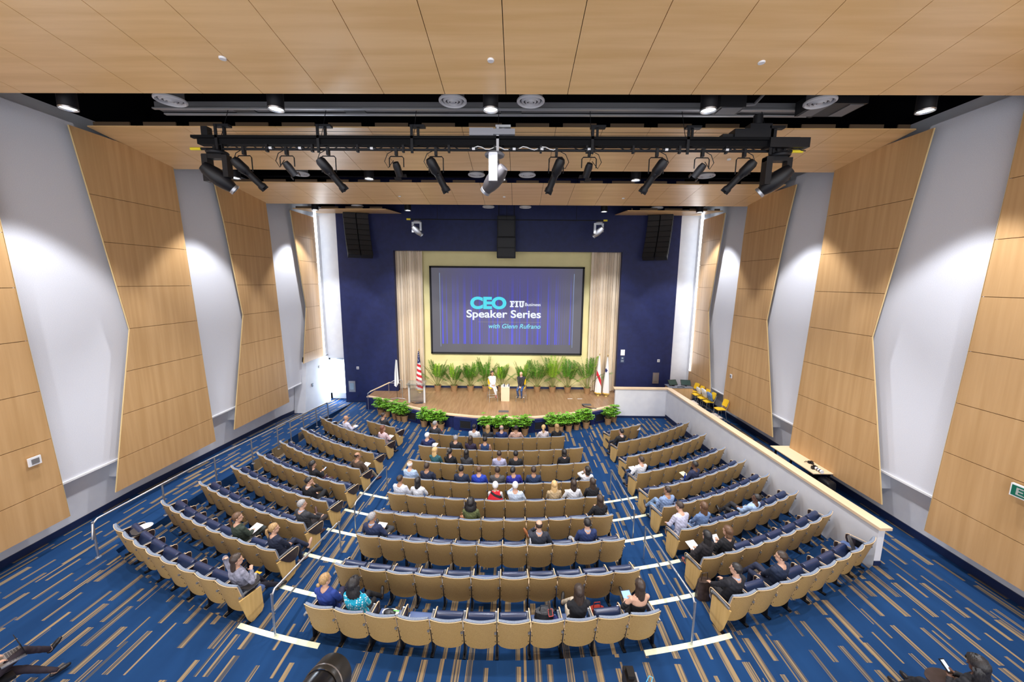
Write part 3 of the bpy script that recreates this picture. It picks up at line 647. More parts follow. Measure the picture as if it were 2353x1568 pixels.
# arm poses: (right wrist, right hand dir, left wrist, left hand dir); x to the sitter's right
POSE = {
 'lap': ((.09, .50, .66), (-.7, .6, -.1), (-.09, .52, .65), (.7, .6, -.1)),
 'knees': ((.16, .66, .66), (-.1, 1, -.15), (-.16, .64, .66), (.1, 1, -.15)),
 'rest': ((.27, .42, .735), (0, 1, -.1), (-.27, .42, .735), (0, 1, -.1)),
 'fold': ((-.10, .42, .86), (-.9, .15, .1), (.10, .45, .80), (.9, .15, .0)),
 'read': ((.13, .50, .76), (-.5, .8, 0), (-.13, .50, .76), (.5, .8, 0)),
 'write': ((.06, .52, .75), (-.6, .8, -.1), (-.15, .48, .74), (.6, .7, -.1)),
 'phone': ((.05, .50, .84), (-.35, .7, .4), (-.06, .46, .80), (.6, .7, .2)),
 'chin': ((.06, .38, 1.10), (-.2, -.3, .8), (-.12, .46, .74), (.8, .4, 0)),
 'chinl': ((.10, .46, .74), (-.8, .4, 0), (-.06, .38, 1.10), (.2, -.3, .8)),
 'behind': ((.16, .40, .95), (-.6, .5, .4), (-.17, .16, 1.33), (.6, -.3, .45)),
 'wide': ((.22, .70, .66), (.1, 1, -.1), (-.24, .66, .66), (-.1, 1, -.1)),
 'laptop': ((.10, .42, .74), (-.2, 1, -.1), (-.10, .42, .74), (.2, 1, -.1)),
 'clasp': ((.05, .56, .62), (-.7, .6, -.3), (-.05, .56, .62), (.7, .6, -.3)),
}
LEGS = {  # right ankle, right knee pole, left ankle, left knee pole
 'flat': ((.12, .80, .09), (.14, 1.2, .9), (-.12, .80, .09), (-.14, 1.2, .9)),
 'wide': ((.24, .78, .09), (.45, 1.2, .9), (-.24, .78, .09), (-.45, 1.2, .9)),
 'cross': ((-.12, .98, .36), (.02, 1.3, 1.4), (-.06, .82, .09), (-.10, 1.2, .9)),
 'crossl': ((.06, .82, .09), (.10, 1.2, .9), (.12, .98, .36), (-.02, 1.3, 1.4)),
 'four': ((-.16, .82, .60), (.6, .9, .8), (-.10, .82, .09), (-.12, 1.2, .9)),
 'fourl': ((.10, .82, .09), (.12, 1.2, .9), (.18, .82, .60), (-.6, .9, .8)),
 'out': ((.10, 1.02, .10), (.14, 1.2, .9), (-.16, .95, .10), (-.14, 1.2, .9)),
 'turn': ((.30, .86, .09), (.5, 1.2, .9), (.12, .92, .09), (.3, 1.2, .9)),
 'heels': ((-.03, .98, .42), (.06, 1.3, 1.4), (.20, 1.02, .09), (.0, 1.2, .9)),
 'stool': ((.10, .58, .04), (.16, 1.2, .9), (-.10, .62, .03), (-.16, 1.2, .9)),
 'stoolx': ((-.06, .84, .20), (.05, 1.2, 1.1), (-.12, .60, .03), (-.16, 1.2, .9)),
}
PEND = []
def person(T, skin, top, bottom, hair, pose='lap', legs='flat', turn=0, nod=0, g='m', shoe=(.02, .02, .022), style='jacket', sleeve='long', label='', vox=.011, lean=0, tilt=0, pat=None, legpat=None, collar=None, trouser='trousers', scarf=None, wide=1.0, zoff=0):
    s = 1.0 if g == 'm' else .93
    B = MB(); prim = []          # prim: (zone, p, q, r)
    def cap_(z, p, q, r0, r1, n=10): capsule(B, p, q, r0, r1, n); prim.append((z, Vector(p), Vector(q), (r0+r1)/2))
    LT = Matrix.Translation((0, .33, .54)) @ Matrix.Rotation(lean, 4, 'X') @ Matrix.Rotation(tilt, 4, 'Y') @ Matrix.Translation((0, -.33, -.54))
    U = lambda *p: LT @ Vector(p)
    hw = .158 if g == 'm' else .15
    # torso
    tp = [((0, .345, .515), .155*wide, .115), ((0, .34, .57), .168*wide, .125), ((0, .305, .68), (.145 if g == 'm' else .125)*wide, .112), ((0, .265, .82), (.165 if g == 'm' else .145)*wide, .118),
          ((0, .24, .955), (.188 if g == 'm' else .16)*wide, .112), ((0, .228, 1.035), (.180 if g == 'm' else .152), .092), ((0, .222, 1.085), .112, .072), ((0, .222, 1.115), .066, .06)]
    rs = []
    for (c, rx, ry) in tp:
        rs.append([U(c[0]+rx*cos(2*pi*k/16), c[1]+ry*sin(2*pi*k/16), c[2]) for k in range(16)])
    B.rings(rs)
    prim.append(('pelvis', Vector((-.08, .34, .54)), Vector((.08, .34, .54)), .12)); prim.append(('torso', U(0, .31, .68), U(0, .25, .95), .125)); prim.append(('torso', U(-.12, .235, 1.025), U(.12, .235, 1.025), .07))
    cap_('neck', U(0, .222, 1.06), U(0, .235, 1.17), .062 if g == 'm' else .050, .056 if g == 'm' else .046)
    hc = U(0, .25, 1.255)
    HR = LT.to_3x3() @ Matrix.Rotation(turn, 3, 'Z') @ Matrix.Rotation(nod, 3, 'X')
    h = lambda x, y, z: hc+HR @ (Vector((x, y, z))*1.09)
    B.ell(h(0, -.008, .03), (.081, .102, .096), HR, 14, 10)
    B.ell(h(0, .022, -.045), (.061, .072, .074), HR, 12, 8)
    capsule(B, h(0, .085, .012), h(0, .102, -.018), .009, .013, 8)
    B.ell(h(0, .078, -.058), (.026, .014, .011), HR, 8, 6); B.ell(h(0, .075, .034), (.05, .016, .010), HR, 8, 6)
    for sx_ in (-1, 1): B.ell(h(sx_*.076, -.008, -.004), (.011, .020, .032), HR, 8, 6)
    prim.append(('head', h(0, 0, .03), h(0, .02, -.05), .08))
    rw, rd, lw, ld = POSE[pose]; ra, rp, la, lp = LEGS[legs]
    ends = []
    for sx_, wr, hd in ((1, rw, rd), (-1, lw, ld)):
        sh = U(sx_*(hw+.016), .235, 1.022); W_ = LT @ Vector(wr) if pose not in ('knees', 'wide', 'laptop', 'write') else Vector(wr)
        pole = U(sx_*.55, .25, .6) if pose != 'behind' or sx_ > 0 else U(-.6, .3, 1.5)
        e_, W_ = ik(sh, W_, .275*s, .25*s, pole)
        cap_('uparm', sh, e_, .051*s*(1.1 if g == 'm' else .95), .040*s); cap_('forearm', e_, W_, .038*s, .026*s)
        d = Vector(hd).normalized(); up_ = Vector((0, 0, 1)); sd = d.cross(up_).normalized()*sx_; nn_ = sd.cross(d)*sx_
        if nn_.z < 0: nn_ = -nn_
        # palm
        Rm = Matrix((sd, d, nn_)).transposed(); B.ell(W_+d*.045, (.038*s, .052*s, .017), Rm, 10, 6)
        prim.append(('hand', W_+d*.02, W_+d*.14, .035))
        for i, (o, ln) in enumerate(((-.028, .030), (-.0095, .038), (.0095, .036), (.028, .027))):
            a = W_+d*.082*s+sd*o*s; d1 = (d+sd*o*3-nn_*.25).normalized(); m1 = a+d1*ln*s; d2 = (d-nn_*(.8+.12*i)).normalized()
            capsule(B, a-d*.02, m1, .0092, .0085, 7); capsule(B, m1, m1+d2*ln*.85*s, .0085, .0072, 7)
        a = W_+d*.025-sd*.030*s; m1 = a+(d*.6-sd*.75-nn_*.3).normalized()*.034; capsule(B, a+sd*.01, m1, .0115, .0095, 7); capsule(B, m1, m1+(d*.95-sd*.15-nn_*.25).normalized()*.028, .0095, .008, 7)
        ends.append(W_+d*.09)
    feet = []
    for sx_, an, po in ((1, ra, rp), (-1, la, lp)):
        hp = Vector((sx_*.088, .36, .53)); k_, A = ik(hp, an, .425*s, .415*s, po)
        cap_('thigh', hp, k_, .082*s*(1 if wide == 1 else 1.12), .056*s, 12); cap_('shin', k_, A, .053*s, .036*s)
        if Vector(an).z > .25:
            sh = (A-k_).normalized(); td = (Vector((0, 1, .0))-sh*sh.y*.9+Vector((0, 0, .25))).normalized() if 'four' not in legs else Vector((-sx_*.5, .35, .75)).normalized()
        else: td = Vector((sx_*.15, 1, -.06)).normalized()
        if legs == 'turn': td = Vector((.35, 1, 0)).normalized()
        hl = A-td*.035+Vector((0, 0, -.045)) if Vector(an).z < .25 else A-td*.03+(A-k_).normalized()*.04
        q = hl+td*.15*s; cap_('foot', hl+Vector((0, 0, .004)), q, .034, .032); capsule(B, q, q+td*.055, .034, .024)
        prim.append(('foot', q, q+td*.05, .03)); feet.append((hl, q, td, A, k_))
    me = B.mesh('person_form', skinm(skin)); tmp = bpy.data.objects.new('tmp', me); COL.objects.link(tmp)
    rm = tmp.modifiers.new('r', 'REMESH'); rm.mode = 'VOXEL'; rm.voxel_size = vox; rm.use_smooth_shade = True
    sm = tmp.modifiers.new('s', 'SMOOTH'); sm.factor = .5; sm.iterations = 2 if vox > .01 else 3
    PEND.append(dict(tmp=tmp, T=T, prim=prim, skin=skin, top=top, bottom=bottom, hair=hair, style=style, sleeve=sleeve, label=label, hc=hc, HR=HR, U=U, g=g, shoe=shoe, feet=feet, pat=pat, legpat=legpat, collar=collar, trouser=trouser, vox=vox, zoff=zoff))
    return PEND[-1], ends
def shellout(co, no, faces, keep, off, wr, seed, name, m, parent, hem=.25):
    """garment: the kept faces pushed out along the normals"""
    fs = faces[keep]
    if len(fs) < 8: return
    used, inv = np.unique(fs, return_inverse=True); fs = inv.reshape(-1, 4)
    c, n = co[used].copy(), no[used]
    E_ = np.sort(np.concatenate([fs[:, [0, 1]], fs[:, [1, 2]], fs[:, [2, 3]], fs[:, [3, 0]]]), 1)
    key = E_[:, 0].astype(np.int64)*len(used)+E_[:, 1]; u, cnt = np.unique(key, return_counts=True); be = u[cnt == 1]
    bd = np.zeros(len(used), bool); bd[be//len(used)] = True; bd[be % len(used)] = True
    o = np.full(len(used), off); o += wr*(np.sin(c[:, 2]*47+c[:, 0]*31+seed)*np.sin(c[:, 1]*39-c[:, 2]*23+seed*2)+.6*np.sin(c[:, 0]*83+c[:, 2]*71+c[:, 1]*19))
    o[bd] = off*hem
    c += n*o[:, None]
    me = bpy.data.meshes.new(name); me.from_pydata(c.tolist(), [], fs.tolist()); me.materials.append(m)
    me.polygons.foreach_set('use_smooth', [True]*len(fs)); me.update(); return put(name, me, parent)
HAIRC = {'black': (.012, .010, .010), 'dark': (.030, .018, .012), 'brown': (.085, .042, .020), 'auburn': (.12, .04, .02), 'blonde': (.46, .30, .13), 'dblonde': (.28, .17, .07), 'grey': (.22, .21, .21), 'white': (.68, .67, .66)}
def hairmesh(P, style, col):
    hc, HR = P['hc'], P['HR']; h = lambda x, y, z: hc+HR @ (Vector((x, y, z))*1.09); b = MB(); r = random.Random(hash(P['label']) % 9999 if False else len(P['label']))
    long_ = style in ('long', 'pony', 'bun', 'curly', 'bob')
    nU, nV = 26, 16; rs = []
    for j in range(nV+1):
        t = -pi/2+pi*j/nV; ring = []
        for i in range(nU):
            a = 2*pi*i/nU; dx, dy, dz = cos(t)*cos(a), cos(t)*sin(a), sin(t)
            front = max(0, dy)
            low = -.62 if dy < -.2 else -.15
            if style == 'rim': on = (dz < .42 and dy < .45 and dz > -.55 and dy < .2+.3*(1-abs(dz))) 
            else:
                thr = (.50 if not style == 'bob' else .55)*max(0, (dy+.15))/1.0*1.35-.5*max(0, -dy)-(.05 if long_ else 0)
                if dy < 0: thr = -.62 if not long_ else -.9
                else: thr = -.25+1.02*dy
                on = dz > thr
            k = {'short': 1.085, 'buzz': 1.03, 'rim': 1.045, 'long': 1.14, 'pony': 1.07, 'bun': 1.07, 'curly': 1.30, 'bob': 1.16}[style]
            k *= 1+(.05 if style == 'curly' else .018)*sin(i*2.9+j*1.7+r.random()*1.5)
            k = k if on else .84
            ring.append(h(.076*dx*k, -.008+.096*dy*k, .028+.092*dz*k))
        rs.append(ring)
    b.rings(rs)
    Lw = lambda p, q: p+(q-p)
    if style in ('long', 'curly', 'bob'):
        n = 16; wd = .078 if style != 'curly' else .125; zb = -.30 if style == 'long' else -.26 if style == 'curly' else -.13
        rs = []
        for j in range(9):
            v = j/8; z = .03+(zb-.03)*v; bk = .085+(.015 if style != 'curly' else .04)*v; k = (1-.10*v+.14*sin(v*3)) if style != 'bob' else 1+.1*v
            if v > .85: k *= .8
            ring = []
            for i in range(n):
                a = pi*1.03+pi*.94*i/(n-1)
                rr = 1+(.10 if style == 'curly' else .035)*sin(i*3.3+j*(2.1 if style == 'curly' else .25))
                ring.append(Vector((wd*k*1.06*cos(a)*rr, bk*k*sin(a)*rr*.98-.005, z)))
            for i in range(n-1, -1, -1):
                a = pi*1.03+pi*.94*i/(n-1); ring.append(Vector((wd*.62*k*cos(a), bk*.45*k*sin(a)-.01, z)))
            # follow the torso down rather than the head tilt
            rs.append([hc+(HR @ (p*1.09) if v < .35 else (HR @ Vector((p.x*1.09, p.y*1.09, 0))+Vector((0, -.012*v, p.z)))) for p in ring])
        b.rings(rs)
    if style == 'pony':
        b.tube([h(0, -.10, .02), h(0, -.135, .0), h(.005, -.14, -.06), h(0, -.12, -.13), h(.01, -.115, -.20)], [.018, .030, .032, .026, .008], 10)
    if style == 'bun': b.ell(h(0, -.125, -.02), (.038, .034, .036), None, 12, 8)
    m = noisy('hair_'+col, HAIRC[col], tuple(min(1, v*1.9+.004) for v in HAIRC[col]), 10, .38, (9, 9, 1.2), bump=.35)
    b.obj('hair', m, P['o'], True)
def finish_people():
    dg = bpy.context.evaluated_depsgraph_get()
    for n_, P in enumerate(PEND):
        me = bpy.data.meshes.new_from_object(P['tmp'].evaluated_get(dg)); tmpme = P['tmp'].data
        bpy.data.objects.remove(P['tmp']); bpy.data.meshes.remove(tmpme)
        me.name = 'person'; o = bpy.data.objects.new('person', me); COL.objects.link(o); P['o'] = o
        tag(o, P['label'], 'person')
        nvt, nf = len(me.vertices), len(me.polygons)
        co = np.empty(nvt*3, np.float32); me.vertices.foreach_get('co', co); co = co.reshape(-1, 3).astype(float)
        no = np.empty(nvt*3, np.float32); me.vertex_normals.foreach_get('vector', no); no = no.reshape(-1, 3).astype(float)
        fa = np.empty(nf*4, np.int32); me.polygons.foreach_get('vertices', fa); fa = fa.reshape(-1, 4)
        me.polygons.foreach_set('use_smooth', [True]*nf)
        zones = ['pelvis', 'torso', 'neck', 'head', 'uparm', 'forearm', 'hand', 'thigh', 'shin', 'foot']
        D = np.full((nvt, len(zones)), 9.0)
        for z, p, q, r in P['prim']:
            p, q = np.array(p), np.array(q); d = q-p; t = np.clip(((co-p) @ d)/max(1e-9, d @ d), 0, 1)
            dist = np.linalg.norm(co-(p+t[:, None]*d), axis=1)-r; k = zones.index(z); D[:, k] = np.minimum(D[:, k], dist)
        zi = D.argmin(1)
        Z = lambda *n: np.isin(zi, [zones.index(x) for x in n])
        fo = lambda vm: vm[fa].all(1)
        fany = lambda vm: vm[fa].any(1)
        top = Z('torso', 'uparm') | (Z('pelvis') & (co[:, 2] > .50))
        if P['sleeve'] == 'long': top |= Z('forearm')
        elif P['sleeve'] == 'none': top = Z('torso') | (Z('pelvis') & (co[:, 2] > .52))
        elif P['sleeve'] == 'open': top = (Z('torso', 'uparm') | Z('pelvis')) & (co[:, 2] < .93)
        shellout(co, no, fa, fo(top), .016 if P['style'] in ('jacket', 'sweater') else .012, .0035, n_, P['style'], clothm(P['top'], P['pat']), o)
        bot = Z('pelvis', 'thigh'); short = P['trouser'] in ('shorts', 'skirt')
        if not short: bot |= Z('shin')
        shellout(co, no, fa, fo(bot), .010, .0025, n_+5, P['trouser'], clothm(P['bottom'], P['legpat']), o)
        if P['shoe']:
            for i, (hl, q, td, A, k_) in enumerate(P['feet']):
                near = np.linalg.norm(co-np.array((hl+q)/2), axis=1) < .17
                shellout(co, no, fa, fo(Z('foot') & near), .006, 0, 0, 'shoe', mat('shoe_%02x%02x%02x' % tuple(int(255*v) for v in P['shoe']), P['shoe'], .35), o, .9)
        if P['collar']:
            U = P['U']; b = MB(); rs = []
            for z, rx, ry, dz in ((1.065, .088, .080, .0), (1.105, .076, .073, .0), (1.125, .073, .070, 0), (1.105, .066, .064, 0)):
                rs.append([U(rx*cos(2*pi*k/14), .226+ry*sin(2*pi*k/14), z-.03*max(0, sin(2*pi*k/14))) for k in range(14)])
            b.rings(rs, 0, False); b.obj('collar', clothm(P['collar']), o, True)
        if P['hair'][0] != 'bald': hairmesh(P, *P['hair'])
        hc, HR = P['hc'], P['HR']
        for sx_ in (-1, 1):
            b = MB(); b.ell(hc+HR @ Vector((sx_*.032, .091, .009)), (.0095, .004, .0055), HR, 8, 6, 0); b.ell(hc+HR @ Vector((sx_*.032, .0965, .009)), (.005, .003, .005), HR, 8, 6, 1)
            b.obj('eye', [mat('eye_white', (.45, .42, .40), .4), blackm], o, True)
        o.matrix_world = P['T']
def seatT(key, dy=0): return SEATS[key] @ Matrix.Translation((0, dy, 0))
def sheet(T, loc, sx_, sy_, label, name='paper_sheet', cat='paper', m=None, tilt=.25, rz=0, group=None, parts=None):
    m_ = MB(); m_.box(-sx_/2, sx_/2, -sy_/2, sy_/2, 0, .006)
    Mx = T @ Matrix.Translation(loc) @ Matrix.Rotation(rz, 4, 'Z') @ Matrix.Rotation(tilt, 4, 'X')
    o = m_.obj(name, m or paper); o.matrix_world = Mx; tag(o, label, cat, group)
    return o
# ------------------------------------------------------------------ ceiling lights, air diffusers, sprinklers
can = MB().lathe([(.15, 0), (.16, 0), (.16, .95), (.0, .95)], n=20, cap=False).mesh('housing', blackm, True)
canr = MB().lathe([(.118, .05), (.15, 0), (.162, 0), (.162, .03)], n=20, cap=False).mesh('reflector', steel, True)
lens = MB().lathe([(.0, .03), (.135, .03)], n=20, cap=False).mesh('lens', glow)
XN = {5: ['beside the door-side wall', 'second from the door-side wall', 'on the centre line', 'second from the walkway wall', 'beside the walkway wall'],
      4: ['beside the door-side wall', 'second from the door-side wall', 'second from the walkway wall', 'beside the walkway wall']}
for row, rn in ((DL1, 'gap above the rear rows'), (DL2, 'gap above the middle rows'), (DL3, 'gap before the stage')):
    for i, p in enumerate(row):
        e = empty('downlight', p, 'lit black cylinder downlight in the %s, %s' % (rn, XN[len(row)][i]), 'ceiling light', 0, 'black cylinder downlights')
        put('housing', can, e); put('reflector', canr, e); put('lens', lens, e)
vf = MB().lathe([(.30, .05), (.30, .02), (.27, .0), (.24, .03), (.235, .06)], n=28, cap=False)
vm = vf.mesh('outer_ring', mat('diffuser_ring', (.55, .55, .57), .6), True)
dif = mat('diffuser_white', (.50, .50, .52), .6)
vi = MB().lathe([(.21, .04), (.17, .0), (.15, .03)], n=24, cap=False).lathe([(.125, .03), (.10, -.01), (.08, .02)], n=20, cap=False).lathe([(.0, -.005), (.05, -.005), (.06, .03)], n=16, cap=False).mesh('inner_cone', dif, True)
vb = MB().lathe([(.0, .07), (.25, .07), (.25, .3)], n=20, cap=False).mesh('duct_neck', zinc, True)
VX = ['over the door-side block', 'door-side one of the middle two', 'partition-side one of the middle two', 'over the partition-side block']
for y, z, rn, xs_ in ((8.95, 11.15, 'gap above the rear rows', (-7.0, -.84, .84, 7.0)), (14.35, 11.05, 'gap above the middle rows', (-7.2, -.9, .9, 7.2)), (20.0, 11.0, 'gap before the stage', (-7.5, -.9, .95, 7.5))):
    for x, xn in zip(xs_, VX):
        e = empty('ceiling_vent', (x, y, z), 'round white air diffuser, %s, %s' % (rn, xn), 'air diffuser', 0, 'round air diffusers')
        put('outer_ring', vm, e); put('inner_cone', vi, e); put('duct_neck', vb, e)
for x, y, z, l in ((-4.59, 7.3, 11.17, 'third from walkway wall'), (.09, 7.35, 11.17, 'middle of the three'), (4.8, 7.4, 11.17, 'on the walkway side'), (-.2, 12.0, 11.08, 'on the raft behind the lighting pipe'), (6.9, 12.3, 11.04, 'on the raft behind the lighting pipe, walkway side'), (0, 16.8, 10.86, 'middle of the raft before the stage'), (-4.4, 16.8, 10.86, 'door side of the raft before the stage'), (5.0, 16.9, 10.85, 'walkway side of the raft before the stage')):
    b_ = MB().lathe([(.0, -.012), (.055, -.012), (.06, .0), (.06, .02)], (x, y, z-.02), 14, cap=False)
    thing('sprinkler_cover', b_, white, (x, y, z), 'small round white ceiling plate, '+(('wide rear raft, '+l) if y < 8 else l), 'sprinkler cover', 'round ceiling covers', True)
# grey motor track crossing the first gap
e = empty('hoist_track', (0, 10.0, 11.5), 'long grey aluminium hoist track crossing the dark gap above the lighting pipe', 'track')
base(MB().box(-8.2, 7.6, 9.88, 10.12, 11.42, 11.56), 0, 10, 11.5).obj('beam', zinc, e)
base(MB().box(-8.2, 7.6, 9.80, 9.88, 11.37, 11.40).box(-8.2, 7.6, 10.12, 10.2, 11.37, 11.40), 0, 10, 11.5).obj('flange', alum, e)
for x in (-6.1, -3.4, .4, 5.6): base(MB().box(x-.25, x+.25, 9.86, 10.14, 11.40, 11.43), 0, 10, 11.5).obj('bracket_plate', blackp, e)
for x in (-6.5, -4.1, -1.9, .1, 2.3, 4.5, 6.4):
    base(MB().tube([(x, 10, 11.42), (x, 9.66, 10.66)], .008, 5), 0, 10, 11.5).obj('hanging_rod', blackm, e)
e = empty('lighting_beam', (0, 9.66, 10.6), 'long black lighting beam with brackets, hung under the hoist track', 'lighting beam')
B0 = lambda b, n_, m, smooth=False: base(b, 0, 9.66, 10.6).obj(n_, m, e, smooth)
B0(MB().box(-7.0, 7.05, 9.56, 9.76, 10.50, 10.66).box(-7.1, 7.05, 9.50, 9.60, 10.62, 10.68), 'raceway', mat('raceway_black', (.005, .005, .006), .75, spec=.15))
B0(MB().box(6.35, 7.25, 9.45, 9.8, 10.45, 10.66), 'end_box', blackp)
B0(MB().box(5.55, 6.5, 9.5, 9.78, 10.68, 10.86).box(5.9, 6.4, 9.52, 9.75, 10.86, 10.98).box(5.3, 5.6, 9.55, 9.75, 10.68, 10.76), 'motor', blackp)
B0(MB().lathe([(.1, 0), (.1, .2), (.0, .2)], (6.1, 9.6, 10.98), 12, cap=False), 'motor_drum', blackp, True)
B0(MB().box(-.55, 0, 9.45, 9.75, 10.68, 10.84).box(0, .5, 9.45, 9.75, 10.70, 10.82), 'junction_box', mat('junction_box_grey', (.30, .30, .33), .5))
for x in (-6.5, -4.1, -1.9, .1, 2.3, 4.5, 6.4):
    B0(MB().box(x-.03, x+.03, 9.50, 9.53, 10.30, 10.92).box(x+.10, x+.15, 9.60, 9.66, 10.5, 10.92).box(x-.05, x+.30, 9.52, 9.66, 10.88, 10.93), 'bracket', blackm if x != .1 else mat('bracket_lit', (.5, .5, .52), .5))  # centre bracket coloured pale, as if the downlight struck it
B0(MB().tube([(-6.8, 9.62, 10.8), (6.2, 9.62, 10.8)], .004, 4).tube([(-6.8, 9.62, 10.74), (6.2, 9.62, 10.74)], .004, 4), 'guide_wire', blackm)
B0(MB().box(-6.9, -6.75, 9.58, 9.74, 10.68, 10.9), 'end_pulley', blackp)
e = empty('lighting_pipe', (0, 9.6, 10.4), 'long black pipe with yellow end caps carrying the stage lights', 'pipe')
B0 = lambda b, n_, m, smooth=False: base(b, 0, 9.6, 10.4).obj(n_, m, e, smooth)
B0(MB().tube([(-7.05, 9.6, 10.4), (7.1, 9.6, 10.4)], .03, 10), 'batten', blackm, True)
for x0 in (-7.2, 6.95): B0(MB().tube([(x0, 9.6, 10.4), (x0+.25, 9.6, 10.4)], .034, 10), 'end_cap', mat('yellow_tape', (.75, .60, .02), .5), True)
for i in range(13):
    x = -6.45+i*1.08; B0(MB().box(x-.025, x+.025, 9.56, 9.64, 10.34, 10.50), 'clamp', blackm)
r = random.Random(3)
for i in range(12):
    x = -6.5+i*1.15+.2; pts = [(x+.09*j, 9.57, 10.43+.035*sin(j*1.3+i)+.01*r.random()) for j in range(11)]
    B0(MB().tube(pts, .011, 5), 'cable', blackp if i not in (5, 6) else white, True)
for x in (-5.3, -4.6, -2.9, -.5, .45, 1.1, 2.2, 4.0, 5.4): B0(MB().tube([(x, 9.57, 10.42), (x+.07, 9.57, 10.42)], .03, 8), 'connector_white', white); B0(MB().tube([(x-.06, 9.57, 10.42), (x, 9.57, 10.42)], .032, 8), 'connector', blackp); B0(MB().tube([(x+.07, 9.57, 10.42), (x+.13, 9.57, 10.42)], .032, 8), 'connector', blackp)
# stage luminaires
def spot_fixture(x, aim, label, kind='profile'):
    loc = Vector((x, 9.6, 10.37)); e = empty('stage_spotlight', loc, label, 'stage light', 0, 'stage lights on the pipe'); sgn = 1 if aim > 0 else -1
    MB().box(-.03, .03, -.045, .045, -.10, .075).obj('clamp', blackm, e); w_ = .17
    hh = -.48 if kind == 'profile' else -.36
    MB().tube([(w_, 0, hh), (w_, 0, -.16), (w_*.8, 0, -.12), (-w_*.8, 0, -.12), (-w_, 0, -.16), (-w_, 0, hh)], .013, 6).obj('yoke', blackm, e, True)
    d = Vector((aim, .72, -1.0)).normalized(); q = Vector((0, 0, 1)).rotation_difference(d).to_matrix().to_4x4(); c = Matrix.Translation((0, 0, hh+.02)) @ q
    if kind == 'profile':
        MB().lathe([(.0, -.34), (.08, -.33), (.115, -.26), (.12, -.02), (.09, .04), (.08, .10)], n=14, T=c).obj('lamp_housing', blackp, e, True)
        MB().lathe([(.075, .06), (.082, .10), (.078, .38), (.098, .42), (.098, .47), (.07, .47)], n=14, T=c).obj('lens_barrel', blackm, e, True)
        MB().box(-.10, .10, -.012, .012, .47, .53, T=c).box(-.012, .012, -.10, .10, .47, .53, T=c).obj('colour_frame', blackm, e)
        MB().box(-.16, -.11, -.02, .02, .0, .03, T=c).box(.11, .16, -.02, .02, .02, .05, T=c).obj('shutter', blackm, e)
    else:
        MB().lathe([(.0, -.10), (.07, -.09), (.09, 0), (.085, .2), (.09, .24)], n=12, T=c).obj('lamp_housing', blackp, e, True)
        MB().box(-.12, .12, -.10, -.09, .22, .30, T=c).box(-.10, .10, .09, .10, .22, .30, T=c).obj('barn_door', blackm, e)
    MB().tube([(-.05*sgn, .02, .03), (-.22*sgn, .03, -.05), (-.30*sgn, .04, -.22), (-.22*sgn, .05, -.36), (-.07*sgn, 0, hh+.15)], .009, 5).obj('power_cable', blackp, e, True)
FX = [(-5.93, .75, 'profile', 'second lantern from the door-side end'), (-4.91, .5, 'par', 'small one, third from the door-side end'), (-3.92, .65, 'profile', 'beside the small lit par light'), (-2.3, .15, 'par', 'short one between two long lanterns'),
      (-1.36, .5, 'profile', 'just door side of the centre moving head'), (1.48, -.4, 'profile', 'just walkway side of the centre moving head'), (2.25, -.25, 'par', 'short one beyond the centre, walkway half'), (3.83, -.55, 'profile', 'fourth lantern from the walkway end'),
      (4.89, -.6, 'par', 'small one, third from the walkway end'), (5.86, -.7, 'profile', 'next to the walkway-end moving head')]
for x, a, k, l in FX: spot_fixture(x, a, 'black %s stage light on the pipe, %s' % ('long-barrelled' if k == 'profile' else 'short'), k) if False else spot_fixture(x, a, ('long-barrelled' if k == 'profile' else 'short')+' black stage light, '+l, k)
def moving(loc, sgn, label, s=1.0, m1=None, m2=None, rz_=0):
    e = empty('moving_head_light', loc, label, 'moving light', rz_); S = Matrix.Diagonal((s, s, s, 1)); m1 = m1 or blackp; m2 = m2 or blackp
    q = lambda b: (setattr(b, 'v', [tuple(S @ Vector(p)) for p in b.v]), b)[1]
    q(MB().box(-.03, .03, -.04, .04, -.03, .10)).obj('clamp', blackm, e); q(MB().box(.12, .18, -.04, .04, -.03, .10)).obj('clamp', blackm, e)
    q(MB().lathe([(.22, -.10), (.24, -.06), (.22, -.03), (.0, -.03)], (.05, 0, 0), 16)).obj('base', m1, e, True)
    q(MB().box(-.28, -.14, -.10, .10, -.72, -.12).box(-.28, .20, -.09, .09, -.20, -.10).box(.20, .32, -.09, .09, -.62, -.12)).obj('yoke', m1, e)
    d = Matrix.Rotation(-rz_, 3, 'Z') @ Vector((-sgn*.75, .55, -.75)).normalized(); c = Matrix.Translation((.02, 0, -.62)) @ Vector((0, 0, 1)).rotation_difference(d).to_matrix().to_4x4()
    q(MB().lathe([(.0, -.38), (.11, -.37), (.15, -.28), (.19, -.1), (.19, .06), (.165, .2), (.12, .33), (.11, .36), (.0, .35)], n=18, T=c)).obj('head', m2, e, True)
    q(MB().lathe([(.112, .33), (.13, .34), (.13, .40), (.108, .40)], n=18, T=c, cap=False)).obj('lens_ring', steeld, e, True)
moving((-6.62, 9.6, 10.37), -1, 'large black moving head light at the door-side end of the lighting pipe')
moving((6.62, 9.6, 10.37), 1, 'large black moving head light at the walkway end of the lighting pipe')
moving((.02, 9.6, 10.37), 1, 'moving head light, arm coloured as lit, at the centre of the lighting pipe', 1, mat('moving_head_lit', (.20, .20, .22), .45), mat('moving_head_dark', (.06, .055, .06), .4), pi/2-.05)  # downlight on the arm is put into its paler grey
moving((-4.69, 20.6, 10.45), -1, 'small moving head light over the stage curtain on the flag side', .85, steeld, steeld)
moving((4.74, 20.6, 10.45), 1, 'small moving head light over the stage curtain on the white flag side', .85, steeld, steeld)
e = empty('stage_batten', (0, 20.6, 10.5), 'dark pipe with yellow ends above the stage front', 'pipe')
